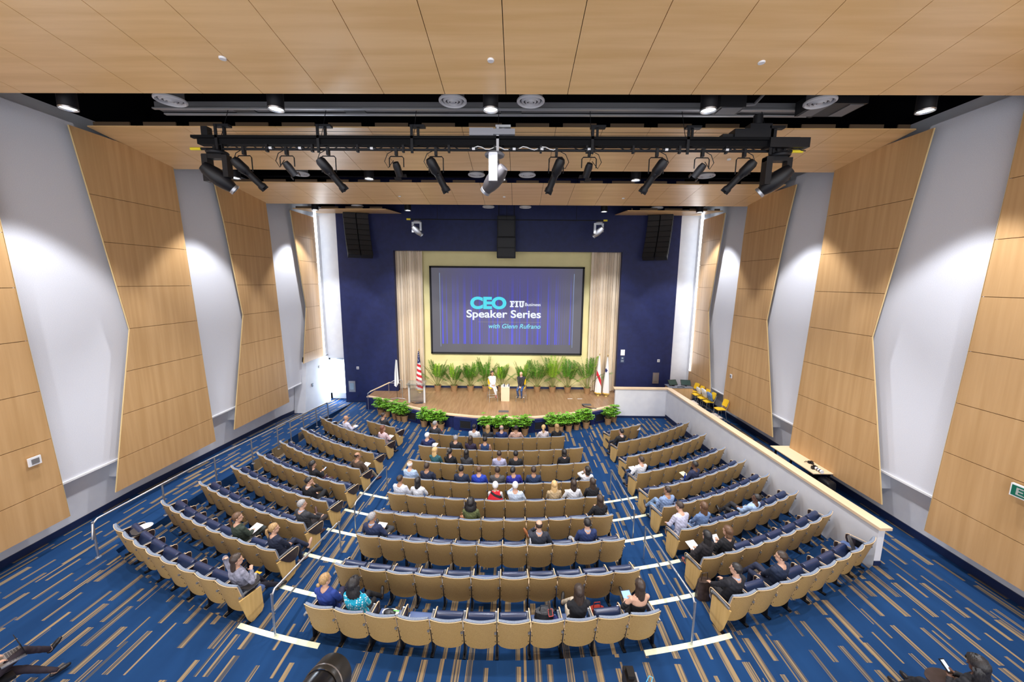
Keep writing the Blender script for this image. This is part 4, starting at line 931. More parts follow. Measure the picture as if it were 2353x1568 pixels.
MB().tube([(-5.1, 0, 0), (5.1, 0, 0)], .025, 8).obj('batten', blackm, e); MB().box(-5.2, -5.0, -.04, .04, -.04, .04).box(5.0, 5.2, -.04, .04, -.04, .04).obj('end_cap', MATS['yellow_tape'], e)
for x in (-3.6, 0, 3.6): MB().tube([(x, 0, 0), (x, 0, 2.9)], .01, 5).obj('hanging_rod', blackm, e)
# loudspeakers
spk = mat('speaker_cabinet', (.008, .008, .009), .6, spec=.3)
for s, nme in ((-1, 'on the door side of the stage'), (1, 'on the console side of the stage')):
    e = empty('line_array_speaker', (s*8.3, 21.7, 11.0), 'curved black hanging line array speaker '+nme, 'loudspeaker', -s*.5, 'hanging line arrays')
    for c_ in (-1, 1):
        x0 = c_*.33; y, z, a = 0, 0, .04
        for i in range(8):
            hgt = .30; T = Matrix.Translation((x0+.012*s*-i*1.0, y, z)) @ Matrix.Rotation(-a, 4, 'X'); cb = MB().box(-.31, .31, 0, .34, -hgt, -.008, T=T).obj('cabinet', spk, e)
            MB().box(-.29, .29, -.012, 0, -hgt+.02, -.03, T=T).obj('grille', gun, cb)
            v = T.to_3x3() @ Vector((0, 0, -hgt)); y += v.y; z += v.z; a += .065
    MB().box(-.7, .7, .1, .2, .0, .05).tube([(-.4, .15, .05), (-.4, .15, 1.6)], .012, 5).tube([(.4, .15, .05), (.4, .15, 1.6)], .012, 5).obj('rigging_frame', blackm, e)
e = empty('centre_speaker', (-.05, 21.75, 10.9), 'tall black centre loudspeaker hanging over the proscenium', 'loudspeaker')
MB().box(-.5, .5, 0, .6, -1.12, 0).obj('upper_cabinet', spk, e); MB().box(-.52, .52, -.05, .6, -2.25, -1.15).obj('lower_cabinet', spk, e)
MB().box(-.46, .46, -.075, -.05, -2.2, -1.75).box(-.46, .46, -.075, -.05, -1.68, -1.2).box(-.44, .44, -.02, 0, -1.08, -.05).obj('grille', gun, e)
MB().tube([(-.42, .1, 0), (-.42, .1, 1.2)], .02, 6).tube([(.42, .1, 0), (.42, .1, 1.2)], .02, 6).obj('hanging_rod', blackm, e)
# video projector and black box up in the first gap
e = empty('video_projector', (7.6, 9.45, 11.35), 'dark video projector mounted in the ceiling gap near the walkway wall', 'projector')
MB().box(-.55, .55, -.35, .35, -.12, .18).obj('body', blackp, e); MB().lathe([(.12, 0), (.12, .16), (.09, .16)], n=16, T=Matrix.Translation((-.1, .34, .03)) @ Matrix.Rotation(-pi/2, 4, 'X')).obj('lens_barrel', blackm, e, True)
MB().box(-.5, -.2, -.3, .3, -.135, -.12).obj('vent_panel', zinc, e); MB().box(.2, .5, -.3, .3, -.135, -.12).obj('vent_panel', zinc, e); MB().tube([(0, 0, .18), (0, 0, 1.2)], .03, 8).obj('mount', blackm, e)
e = empty('junction_cabinet', (5.25, 9.3, 11.15), 'black electrical box with grey base and curved conduit in the ceiling gap', 'electrical box')
MB().box(-.28, .28, -.2, .2, 0, .35).obj('body', blackp, e); MB().box(-.22, .22, -.16, .16, -.012, 0).obj('base_plate', zinc, e); MB().tube([(.2, 0, .1), (.55, 0, .12), (.8, 0, .4), (.85, 0, 1.0)], .035, 8).obj('conduit', zinc, e, True)

# ------------------------------------------------------------------ rails in the house
def rail(name, label, top, posts, low=None, r_=.025, foot=True):
    x0, y0, z0 = posts[0]; e = empty(name, (x0, y0, z0), label, 'handrail')
    base(MB().tube(top, r_, 10), x0, y0, z0).obj('top_rail', steel, e, True)
    if low: base(MB().tube(low, r_*.85, 10), x0, y0, z0).obj('lower_rail', steel, e, True)
    for p in posts[(1 if False else 0):]:
        zt = None
        for a, b in zip(top, top[1:]):
            dx = Vector(b[:2])-Vector(a[:2])
            if dx.length > .3:
                t = (Vector(p[:2])-Vector(a[:2])).dot(dx)/dx.dot(dx)
                if -.3 <= t <= 1.3: zt = a[2]+(b[2]-a[2])*min(1, max(0, t))
        base(MB().tube([(p[0], p[1], p[2]), (p[0], p[1], (zt or p[2]+.9)-.02)], r_*.95, 10), x0, y0, z0).obj('post', steel, e, True)
        if foot: base(MB().lathe([(.0, .012), (.055, .012), (.06, 0)], p, 12, cap=False), x0, y0, z0).obj('foot_plate', steeld, e, True)
def LX(y): return -9.50+(y-8.25)*.062
py = [8.25, 9.95, 11.7, 13.3, 14.7, 15.5, 16.4, 17.4, 18.4]
rail('aisle_handrail', 'long steel handrail with nine posts between the ramped side aisle and the seats',
     [(LX(8.2), 8.2, RZ+.5), (LX(8.25), 8.25, RZ+.88), (LX(8.35), 8.35, RZ+.95)]+[(LX(y), y, rampz(y)+.95) for y in (11, 14.7, 17.4)]+[(LX(18.3), 18.3, rampz(18.3)+.95), (LX(18.4), 18.4, rampz(18.4)+.85)], [(LX(y), y, rampz(y)) for y in py])
for s, nm in ((-1, 'door side'), (1, 'partition side')):
    for y0, z0, y1, z1, where in ((6.28, RZ, 8.98, .30, 'upper'), (9.9, .19, 12.55, 0, 'lower')):
        x = s*3.93; h_ = .92
        rail('aisle_handrail', 'steel double handrail on the %s steps of the aisle, %s' % (where, nm),
             [(x, y0, z0+h_-.2), (x, y0+.02, z0+h_-.06), (x, y0+.1, z0+h_), (x, y1-.1, z1+h_), (x, y1-.02, z1+h_-.05), (x, y1, z1+h_-.2)], [(x, y0, z0), (x, y1, z1)],
             [(x, y0+.03, z0+.5), (x, y1-.03, z1+.5)], .02, False)
# ------------------------------------------------------------------ plants
def pot(e, r0, r1, h_, m=None):
    bp = MB().lathe([(.0, 0), (r0, 0), (r0*1.08, h_*.4), (r1, h_*.93), (r1*1.08, h_*.95), (r1*1.08, h_), (r1*.92, h_), (r1*.9, h_*.9)], n=20, cap=False).obj('basket_pot', m or potm, e, True)
    MB().lathe([(0, h_*.9), (r1*.93, h_*.9)], n=14, cap=False).obj('soil', soilm, bp)
def palm(x, y, height, seed, label, lightk, spread=1.0):
    r = random.Random(seed); e = empty('potted_palm', (x, y, ST), label, 'potted palm', 0, 'potted palms along the back of the stage'); pot(e, .17, .215, .36)
    st_, fo = MB(), [MB(), MB()]
    nfr = 15
    for i in range(nfr):
        a = 2*pi*i/nfr+r.uniform(-.3, .3); el = r.uniform(1.08, 1.5) if i % 4 else r.uniform(.75, 1.0)
        Lf = (height-.3)*r.uniform(.72, 1.0)*(1 if el > .9 else .85); d = Vector((cos(a)*cos(el)*spread, sin(a)*cos(el)*.6, sin(el))).normalized()
        pts = []; p = Vector((cos(a)*.05, sin(a)*.05, .30)); n = 12; dd = d.copy()
        for j in range(n+1):
            pts.append(p.copy()); p = p+dd*Lf/n; dd = (dd+Vector((d.x*.05, d.y*.05, -.012-.055*(j/n)**2*(1.6-el)))).normalized()
        st_.tube(pts, [.011*(1-.8*j/n)+.002 for j in range(n+1)], 5)
        F_ = fo[0 if r.random() > lightk else 1]
        for j in range(5, n+1):
            for sub in (0, .33, .66):
                if j == n and sub: continue
                t = (j+sub)/n; p = pts[j].lerp(pts[min(n, j+1)], sub); tg = (pts[min(n, j+1)]-pts[j-1]).normalized(); sd = tg.cross(Vector((0, 0, 1)))
                sd = sd.normalized() if sd.length > .01 else Vector((1, 0, 0)); ll = .36*(1-.55*abs(t-.6)*1.5)*(height/2.0)
                for sg in (-1, 1):
                    dv = (sd*sg*.85+tg*.75+Vector((0, 0, r.uniform(-.15, .1)))).normalized(); wv = tg.cross(dv).cross(dv).normalized()*.016
                    m_ = p+dv*ll*.5+Vector((0, 0, .01)); q_ = p+dv*ll+Vector((0, 0, -.05*ll/.3)); F_.add([p, m_+wv, q_, m_-wv], [(0, 1, 2, 3)])
    st_.obj('stem', stemm, e, True); fo[0].obj('frond', palml, e); 
    if fo[1].v: fo[1].obj('frond', palml2, e)
PL = [(-4.2, 2.0, .45, 'first from the national flag, wide light fronds'), (-3.2, 1.62, .1, 'second from the national flag'), (-2.2, 1.85, .1, 'third from the national flag'), (-1.28, 2.15, .1, 'tall one behind the woman in white'), (-.32, 1.72, .2, 'behind the small table'),
      (1.0, 1.9, .1, 'behind the man in the dark jacket'), (1.85, 1.95, .1, 'just beyond the seated man'), (2.78, 2.25, .85, 'brightest yellow-green one, fourth from the white flags'.replace('fourth', 'third')), (3.7, 2.05, .35, 'second from the white flags'), (4.85, 2.3, .1, 'standing beside the white flags')]
for i, (x, hh, lk_, l) in enumerate(PL): palm(x, 22.62-(.2 if i == 9 else 0), hh, 20+i, 'areca palm in a woven basket, '+l, lk_)
def shrub(x, y, seed, label, grp, sc_=1.0):
    r = random.Random(seed); e = empty('potted_shrub', (x, y, 0), label, 'potted shrub', 0, grp); pot(e, .13*sc_, .17*sc_, .30*sc_)
    st_, fo = MB(), MB()
    for i in range(34):
        a = r.uniform(0, 2*pi); el = r.uniform(.05, 1.45); L_ = r.uniform(.15, .36)*sc_; d = Vector((cos(a)*cos(el), sin(a)*cos(el), sin(el)*1.5)); p0 = Vector((d.x*.03, d.y*.03, .26*sc_)); p1 = p0+Vector((0, 0, .20))+d*L_
        st_.tube([p0, p0.lerp(p1, .5)+Vector((0, 0, .04)), p1], .005, 4)
        for q0 in (p1, p0.lerp(p1, .66)+Vector((0, 0, .03))):
            n = 7; ph = r.random()*6
            for k in range(n):
                b = ph+2*pi*k/n; lv = Vector((cos(b), sin(b), .15+r.uniform(-.25, .2))).normalized(); ln = r.uniform(.10, .145)*sc_; wv = lv.cross(Vector((0, 0, 1))).normalized()*ln*.30
                m_ = q0+lv*ln*.55+Vector((0, 0, .012)); fo.add([q0, m_+wv, q0+lv*ln-Vector((0, 0, .02)), m_-wv], [(0, 1, 2, 3)])
    st_.obj('stem', stemm, e); fo.obj('foliage', shrubl, e)
SG = [('five beside the stage stairs', [(-6.9, 20.3), (-6.42, 19.98), (-5.9, 19.68), (-5.6, 19.42), (-5.28, 19.28)]), ('three at the stage front beyond the first navy box', [(-4.08, 18.62), (-3.55, 18.42), (-3.15, 18.19)]),
      ('five at the middle of the stage front', [(-.85, 17.74), (-.38, 17.78), (.08, 17.68), (.55, 17.68), (1.03, 17.76)]), ('five between the middle and the partition', [(2.35, 18.06), (2.8, 18.2), (3.22, 18.28), (3.64, 18.5), (4.16, 18.72)]),
      ('pair beside the partition', [(5.42, 19.3), (5.8, 19.66)])]
for gi, (wh_, L_) in enumerate(SG):
    for i, (x, y) in enumerate(L_): shrub(x, y, gi*10+i, 'leafy basket shrub, %s of the %s' % (ORD[i], wh_), 'shrubs in front of the stage', 1.0 if i % 2 else 1.1)
# ------------------------------------------------------------------ stage furniture
def stool(T, label, bar=True, name='bar_stool', chrome=None):
    e = bpy.data.objects.new(name, None); COL.objects.link(e); e.matrix_world = T; tag(e, label, 'chair'); hs = .76 if bar else .45
    MB().prism([(-.20, .02, hs), (.20, .02, hs), (.225, .26, hs+.01), (.20, .42, hs-.01), (-.20, .42, hs-.01), (-.225, .26, hs+.01)], (0, 0, .025)).obj('seat', yellow, e)
    b = MB(); rs = []
    for j in range(6):
        z = hs+.14+.32*j/5; k = 1 if 0 < j < 5 else .86
        rs.append([(x*.21*k, .0-.10*j/5+.05*x*x, z) for x in (-1, -.5, 0, .5, 1)]+[(x*.21*k, -.02-.10*j/5+.05*x*x, z) for x in (1, .5, 0, -.5, -1)])
    b.rings(rs); b.obj('backrest', yellow, e, True)
    c = MB()
    for s in (-1, 1):
        MB().tube([(s*.24, .46, 0), (s*.20, .38, hs-.02), (s*.20, .06, hs-.02), (s*.25, -.06, 0)], .011, 6).obj('leg_frame', steeld, e, True)
        c.tube([(s*.19, .05, hs-.01), (s*.19, -.02, hs+.16), (s*.19, -.08, hs+.36)], .010, 6)
    zb = .28 if bar else .1
    c.tube([(-.235, .44, zb), (.235, .44, zb)], .009, 6)
    if bar: c.tube([(-.235, .44, zb), (-.24, -.03, zb)], .009, 6); c.tube([(.235, .44, zb), (.24, -.03, zb)], .009, 6); c.tube([(-.24, -.03, zb), (.24, -.03, zb)], .009, 6)
    c.obj('crossbar', steeld, e, True); return e
TF = lambda x, y, z, a: Matrix.Translation((x, y, z)) @ Matrix.Rotation(a, 4, 'Z')
TW = TF(-.80, 20.95, ST, pi+.30); TM = TF(.92, 21.0, ST, pi-.25)
stool(TW, 'yellow bar-height chair under the woman in white on stage'); stool(TM, 'yellow bar-height chair under the bald man on stage')
e = empty('side_table', (-.02, 20.9, ST), 'tall narrow pale wood table between the two speakers on stage', 'table')
MB().box(-.235, .235, -.22, .22, .0, .80).obj('body', mat('table_birch', (.62, .48, .34), .5), e); MB().box(-.245, .245, -.23, .23, .80, .83).obj('table_top', mat('laminate_pale', (.62, .57, .52), .4), e)
for x, l in ((-.12, 'on the side table, near the woman'), (.14, 'on the side table, near the man')):
    thing('white_cup', MB().lathe([(.03, 0), (.04, .1), (.036, .1), (.028, .01)], (x-.02, 20.85, ST+.83), 12, cap=False), white, (x-.02, 20.85, ST+.83), 'white cup '+l, 'cup', None, True)
    thing('glass_bottle', MB().lathe([(.0, 0), (.028, 0), (.028, .12), (.012, .16), (.012, .19), (0, .19)], (x+.04, 20.75, ST+.83), 10, cap=False), mat('dark_glass', (.03, .04, .08), .1), (x+.04, 20.75, ST+.83), 'small dark bottle '+l, 'bottle', None, True)
for (x, y, w_, d_, l) in ((-.05, 18.98, .52, .28, 'at the front centre of the stage'), (-4.72, 20.2, .42, .26, 'beside the clear lectern'), (4.44, 20.25, .5, .3, 'near the partition end of the stage')):
    thing('floor_box', MB().box(x-w_/2, x+w_/2, y-d_/2, y+d_/2, ST, ST+.012), mat('floor_box_grey', (.09, .09, .10), .5), (x, y, ST), 'dark rectangular floor box '+l, 'floor box')
thing('floor_cable', MB().tube([(4.2, 20.15, ST+.012), (4.25, 19.9, ST+.012), (4.6, 19.62, ST+.012), (4.85, 19.6, ST+.012)], .03, 6), blackp, (4.2, 20.1, ST), 'dark cable ramp running from the floor box to the stage edge', 'cable')
for x, l in ((3.68, 'nearer the palms'), (4.24, 'nearer the white flags')): thing('floor_tape', MB().box(x-.14, x+.14, 21.28, 21.34, ST, ST+.004), white, (x, 21.3, ST), 'short white tape mark on the stage floor, '+l, 'tape mark')
# clear lectern
e = empty('acrylic_lectern', (-4.85, 20.25, ST), 'clear acrylic lectern with two brushed posts near the national flag', 'lectern')
for x in (-.42, .42): MB().box(x-.045, x+.045, -.05, .05, 0, 1.08).obj('post', mat('frosted_post', (.62, .63, .66), .35), e)
MB().box(-.38, .38, -.015, .0, .06, 1.04).obj('front_panel', glassm, e); MB().prism([(-.5, -.3, 1.06), (.5, -.3, 1.06), (.5, .3, 1.16), (-.5, .3, 1.16)], (0, 0, .015)).obj('reading_shelf', glassm, e)
MB().tube([(-.3, -.05, .03), (0, -.25, .03), (.3, -.1, .03)], .014, 6).obj('base_rod', blackm, e, True)
# flags
def flag(x, y, z, top, m, label, gold=True, w_=.34, seed=0):
    e = empty('flag_on_stand', (x, y, z), label, 'flag'); h_ = top-z
    MB().lathe([(.0, .10), (.03, .10), (.05, .04), (.15, .03), (.16, 0)], n=18, cap=False).obj('base', mat('brass', (.75, .52, .16), .3, .9), e, True)
    MB().tube([(0, 0, .03), (0, 0, h_-.12)], .014, 8).obj('pole', mat('oak_pole', (.42, .25, .10), .4), e, True)
    MB().lathe([(.012, h_-.12), (.03, h_-.08), (.012, h_-.03), (.0, h_)], n=8, cap=False).obj('finial', MATS['brass'], e, True)
    r = random.Random(seed); n = 26; rs = []
    for j in range(13):
        v = j/12; z_ = h_-.16-(h_-.42)*v; wd = .05+w_*v**.8; ring = []
        for i in range(n+1):
            u = i/n; a = u*pi*2; ring.append((-.02+.5*wd*(cos(a)), -.04+(.07+.05*v)*sin(a)+.022*sin(a*5+seed)*v, z_-(.10*u if j == 12 else 0)))
        rs.append(ring[:-1])
    b = MB().rings(rs, 0, False); fl = b.obj('cloth', m, e, True)
    if gold:
        b2 = MB(); b2.rings([[(p[0]*1.03, p[1]*1.05-.002, p[2]) for p in rs[-1]], [(p[0]*1.05, p[1]*1.08, p[2]-.05) for p in rs[-1]]], 0, False); b2.obj('fringe', mat('gold_fringe', (.80, .50, .06), .6), fl)
    return e
def flagmat(name, kind):
    m = mat(name, (.8, .8, .82), .8); b = m.node_tree.nodes['Principled BSDF']; tc = nd(m, 'ShaderNodeTexCoord'); s = nd(m, 'ShaderNodeSeparateXYZ'); lk(m, tc.outputs['Object'], s.inputs[0]); x, y, z = s.outputs
    if kind == 'us':
        st = math_(m, 'LESS_THAN', math_(m, 'FRACT', math_(m, 'ADD', math_(m, 'MULTIPLY', z, 3.2), math_(m, 'MULTIPLY', x, 1.5))), .5)
        c = mixc(m, st, (.75, .72, .72), (.55, .015, .03)); v = nd(m, 'ShaderNodeTexVoronoi'); v.inputs['Scale'].default_value = 16; lk(m, tc.outputs['Object'], v.inputs[0])
        star = mixc(m, math_(m, 'LESS_THAN', v.outputs[0], .26), (.012, .02, .10), (.8, .8, .8)); can_ = math_(m, 'GREATER_THAN', z, 1.78)
        lk(m, mixc(m, can_, c, star), b.inputs['Base Color'])
    elif kind == 'fl':
        d1 = math_(m, 'LESS_THAN', math_(m, 'ABSOLUTE', math_(m, 'ADD', math_(m, 'SUBTRACT', z, 1.05), math_(m, 'MULTIPLY', x, 2.2))), .18)
        lk(m, mixc(m, d1, (.78, .76, .77), (.6, .02, .04)), b.inputs['Base Color'])
    elif kind == 'uni':
        d1 = math_(m, 'LESS_THAN', math_(m, 'ADD', math_(m, 'ABSOLUTE', math_(m, 'SUBTRACT', z, 1.55)), math_(m, 'MULTIPLY', math_(m, 'ABSOLUTE', math_(m, 'ADD', x, .09)), 1.4)), .13)
        lk(m, mixc(m, d1, (.78, .78, .80), (.01, .02, .12)), b.inputs['Base Color'])
    return m
flag(-5.2, 22.3, ST, 3.38, flagmat('stars_and_stripes_cloth', 'us'), 'furled red, white and blue flag with gold fringe on the stage', True, .36, 1)
flag(5.45, 22.1, ST, 3.27, flagmat('red_saltire_cloth', 'fl'), 'white flag with red diagonal and gold fringe beside the curtain', True, .36, 2)
flag(5.9, 22.0, ST, 3.22, flagmat('white_emblem_cloth', 'uni'), 'white flag with small navy emblem and gold fringe, next to the partition', True, .36, 3)
e = empty('banner_stand', (-6.1, 20.75, ST), 'narrow white hanging flag on a black stand beside the stage stairs', 'flag stand')
MB().tube([(0, 0, .05), (0, 0, 2.35)], .012, 6).obj('pole', blackm, e); MB().tube([(-.4, 0, .02), (0, 0, .10), (.45, .05, .02)], .014, 6).tube([(0, -.3, .02), (0, 0, .10)], .014, 6).obj('base', steeld, e, True)
MB().prism([(-.02, .0, 2.3), (.06, 0, 2.25), (.12, 0, 1.0), (-.02, 0, .72), (-.14, 0, .80), (-.10, 0, 1.5)], (0, .03, 0)).obj('cloth', white, e)
# wall fittings on the navy wall
def plate(x, y, z, w_, h_, m, label, name='wall_switch', cat='wall switch', axis='Y', s=1, inner=None):
    e = empty(name, (x, y, z), label, cat)
    f_ = lambda b, n_, mm: b.obj(n_, mm, e)
    if axis == 'Y': f_(MB().box(-w_/2, w_/2, -.03, 0, -h_/2, h_/2), 'cover_plate', m); inner and f_(MB().box(-w_*.3, w_*.3, -.04, -.03, -h_*.3, h_*.3), 'face', inner)
    else: f_(MB().box(-.03 if s > 0 else 0, 0 if s > 0 else .03, -w_/2, w_/2, -h_/2, h_/2), 'cover_plate', m); inner and f_(MB().box(-.045 if s > 0 else .03, -.03 if s > 0 else .045, -w_*.3, w_*.3, -h_*.3, h_*.3), 'face', inner)
    return e
plate(-8.95, 22.42, 2.13, .14, .16, white, 'small white alarm device high on the navy wall above the cabinet', 'alarm_device', 'alarm', inner=steeld)
plate(9.0, 22.42, 2.78, .14, .16, white, 'small white alarm device on the navy wall above the steel cabinet', 'alarm_device', 'alarm', inner=steeld)
plate(-9.35, 22.42, .98, .40, .68, steeld, 'grey extinguisher cabinet low on the navy wall by the exit door', 'extinguisher_cabinet', 'cabinet', inner=mat('cabinet_glass_blue', (.25, .35, .45), .2))
plate(8.9, 22.42, 1.72, .36, .66, mat('steel_brownish', (.30, .25, .24), .35, .5), 'steel extinguisher cabinet on the navy wall behind the partition', 'extinguisher_cabinet', 'cabinet', inner=steel)
plate(-9.05, 22.42, .38, .10, .10, navyb, 'small dark outlet below the grey cabinet on the navy wall', 'wall_outlet', 'outlet')
plate(6.86, 22.42, 3.25, .24, .34, white, 'white notice beside the proscenium opening', 'wall_notice', 'notice', inner=paper)
e = empty('wall_plaque', (6.86, 22.42, 2.82), 'small navy plaque with pale symbol and raised lettering below the white notice', 'plaque')
MB().box(-.13, .13, -.02, 0, -.2, .2).obj('cover_plate', mat('plaque_navy', (.02, .035, .10), .4), e); MB().box(-.05, .05, -.025, -.02, .06, .13).box(-.08, .08, -.025, -.02, -.04, -.02).box(-.08, .08, -.025, -.02, -.09, -.07).box(-.08, .08, -.025, -.02, -.13, -.115).obj('marking', mat('plaque_pale', (.35, .42, .5), .5), e)
plate(-10.70, 8.3, 3.09, .24, .20, white, 'white wall thermostat box on the maple panel over the side aisle', 'wall_thermostat', 'thermostat', 'X', -1, steeld)
plate(10.64, 17.62, 3.06, .15, .18, white, 'white alarm device on the maple panel over the walkway', 'alarm_device', 'alarm', 'X', 1, steeld)
plate(-10.72, 21.35, 2.42, .10, .14, steeld, 'small sensor on the bright wall beside the exit door', 'wall_sensor', 'sensor', 'X', -1)
plate(-10.72, 20.5, 1.58, .14, .18, navyb, 'dark switch on the bright wall below the sensor', 'wall_switch', 'wall switch', 'X', -1)
# exit sign on the maple panel near the viewer
e = empty('exit_sign', (10.66, 7.0, 3.30), 'green EXIT sign with white frame on the maple panel by the walkway', 'exit sign', -pi/2)
MB().box(-.36, .36, -.05, 0, -.13, .13).obj('frame', white, e); sf = MB().box(-.335, .335, -.056, -.05, -.105, .105).obj('sign_face', mat('exit_green', (.0, .13, .08), .4), e)
me = text('EXIT', -.26, -.075, .52, .15, mat('exit_letters', (.40, .42, .40), .5), 'lettering', 0, .02); co = [(v.co.x, v.co.y-.013, v.co.z) for v in me.vertices]
for v, c in zip(me.vertices, co): v.co = c
put('lettering', me, sf)
# ------------------------------------------------------------------ walkway furniture
e = empty('control_console', (9.6, 20.75, RZ), 'maple control console with two tilted screens at the end of the walkway', 'console')
MB().box(-.62, .62, -.35, .35, 0, 1.02).obj('cabinet', noisy('console_maple', (.72, .47, .24), (.64, .40, .18), 2, .45, (6, 1, .6)), e)
MB().box(-.66, .66, -.38, .38, 1.02, 1.05).obj('desk_top', mat('desk_dark', (.16, .17, .20), .4), e)
for x, a, l in ((-.3, .25, 0), (.38, -.15, 1)):
    T = Matrix.Translation((x, -.02, 1.10)) @ Matrix.Rotation(a, 4, 'Z') @ Matrix.Rotation(rad(-42), 4, 'X')
    sn = MB().box(-.26, .26, -.015, .015, 0, .34, T=T).obj('screen', blackp, e); MB().box(-.24, .24, -.018, -.015, .02, .32, T=T).obj('display', mat('display_dark', (.03, .06, .05), .1), sn); MB().box(-.04, .04, 0, .12, -.08, .05, T=T).obj('stand', blackm, e)
MB().tube([(-.2, -.25, 1.06), (.0, -.3, 1.10), (.2, -.25, 1.06)], .02, 6).obj('cable', blackp, e)
TC = [TF(10.55, 20.72, RZ, pi/2+.1), TF(10.55, 20.12, RZ, pi/2), TF(10.55, 19.5, RZ, pi/2), TF(10.55, 18.9, RZ, pi/2), TF(10.55, 17.75, RZ, pi/2)]
for T, l in zip(TC, ('beside the console, empty', 'holding the small cream cushion', 'holding the fluffy white cushion', 'holding the blue cushion', 'standing alone behind the low table')): stool(T, 'yellow bar-height chair on the walkway, '+l)
def cushion(T, label, m, s=.21):
    b = MB(); n = 10; rs = []
    for j in range(n+1):
        v = -1+2*j/n; ring = []
        for i in range(20):
            a = 2*pi*i/20; k = max(abs(cos(a)), abs(sin(a))); ring.append(T @ Vector((cos(a)/k*s*(1-.05*v*v)*sqrt(max(.0, 1-v*v*.98)), v*.075*(1+.2*sin(i)), sin(a)/k*s*sqrt(max(0, 1-v*v*.98))+s)))
        rs.append(ring)
    b.rings(rs); loc = T.translation; thing('cushion', b, m, tuple(loc), label, 'cushion', None, True)
fur = noisy('fluffy_white', (.85, .83, .80), (.62, .60, .58), 40, .95, bump=1)
for T, m, l, s in ((TC[1], fur, 'small cream cushion leaning on a yellow chair', .19), (TC[2], noisy('fluffy_bright', (.9, .89, .87), (.7, .69, .68), 40, .95, bump=1), 'large fluffy white cushion between yellow chairs', .24), (TC[3], noisy('fluffy_blue', (.22, .34, .60), (.12, .20, .42), 40, .95, bump=1), 'blue tufted cushion on a yellow chair', .23)):
    cushion(T @ Matrix.Translation((0, .10, .80)) @ Matrix.Rotation(rad(-14), 4, 'X'), l, m, s)
for x, y, l in ((9.85, 19.8, 'beside the console'), (10.0, 17.75, 'between the lone yellow chair and the partition')):
    e = empty('low_table', (x, y, RZ), 'pale square low table '+l, 'table')
    MB().box(-.32, .32, -.32, .32, .40, .44).obj('table_top', mat('laminate_cream', (.84, .74, .66), .4), e)
    for a in (-1, 1):
        MB().box(a*.30-.02, a*.30+.02, -.3, .3, 0, .40).obj('side_panel', mat('laminate_brown', (.30, .20, .15), .5), e)
e = empty('folding_table', (10.45, 12.6, RZ), 'long pale-topped folding table with black legs against the maple panel', 'table')
MB().box(-.38, .38, -1.05, 1.05, .72, .745).obj('table_top', mat('table_top_maple', (.80, .62, .40), .4), e); MB().box(-.385, .385, -1.055, 1.055, .705, .72).obj('edge_band', blackm, e)
for y in (-.85, .85):
    for x in (-.3, .3): MB().box(x-.025, x+.025, y-.025, y+.025, 0, .705).obj('leg', blackm, e)
    MB().box(-.3, .3, y-.02, y+.02, .08, .12).obj('crossbar', blackm, e)
e = empty('camera', (10.32, 11.85, RZ+.745), 'black camera with long white telephoto lens lying on the folding table', 'camera')
MB().box(-.08, .08, -.04, .04, 0, .10).box(-.03, .03, -.03, .03, .10, .13).obj('body', blackp, e); MB().box(-.05, .03, .041, .044, .02, .08).obj('display', mat('display_blue', (.02, .04, .3), .2, emit=(.08, .15, 1), es=1.5), e)
for i, (m, a, b) in enumerate(((white, .04, .12), (blackp, .12, .16), (white, .16, .22), (blackp, .22, .26), (white, .26, .31))): MB().tube([(.02, -a, .055), (.02, -b, .055)], .045+.003*i, 14).obj('lens_barrel', m, e, True)
e = empty('camera', (10.5, 12.25, RZ+.745), 'small black camera body with strap lying on the folding table', 'camera')
MB().box(-.07, .07, -.04, .04, 0, .08).tube([(0, -.04, .04), (0, -.12, .04)], .035, 12).obj('body', blackp, e); MB().tube([(-.07, 0, .05), (-.15, .08, .01), (-.05, .15, .01), (.07, 0, .05)], .008, 5).obj('strap', blackm, e, True)
for (x, y, w_, d_, h_, l, nm) in ((10.45, 11.45, .30, .42, .60, 'upright black rolling case beside the folding table', 'rolling_case'), (10.5, 11.95, .34, .40, .48, 'black camera bag under the end of the folding table', 'equipment_bag'), (10.45, 10.7, .36, .58, .30, 'black equipment bag lying on the walkway behind the rolling case'.replace('behind', 'in front of'), 'equipment_bag')):
    e = empty(nm, (x, y, RZ), l, 'bag'); pr = rrect(0, h_/2, w_/2, h_/2, .07)
    b = MB(); b.rings([[(p*k, yy, max(.0, q*k+(1-k)*h_/2)) for p, q in pr] for yy, k in ((-d_/2, .85), (-d_/2+.04, 1), (d_/2-.04, 1), (d_/2, .85))]); b.obj('body', blackp, e, True)
    MB().tube([(0, -.1, h_), (0, -.08, h_+.04), (0, .08, h_+.04), (0, .1, h_)], .012, 6).obj('handle', blackm, e, True)
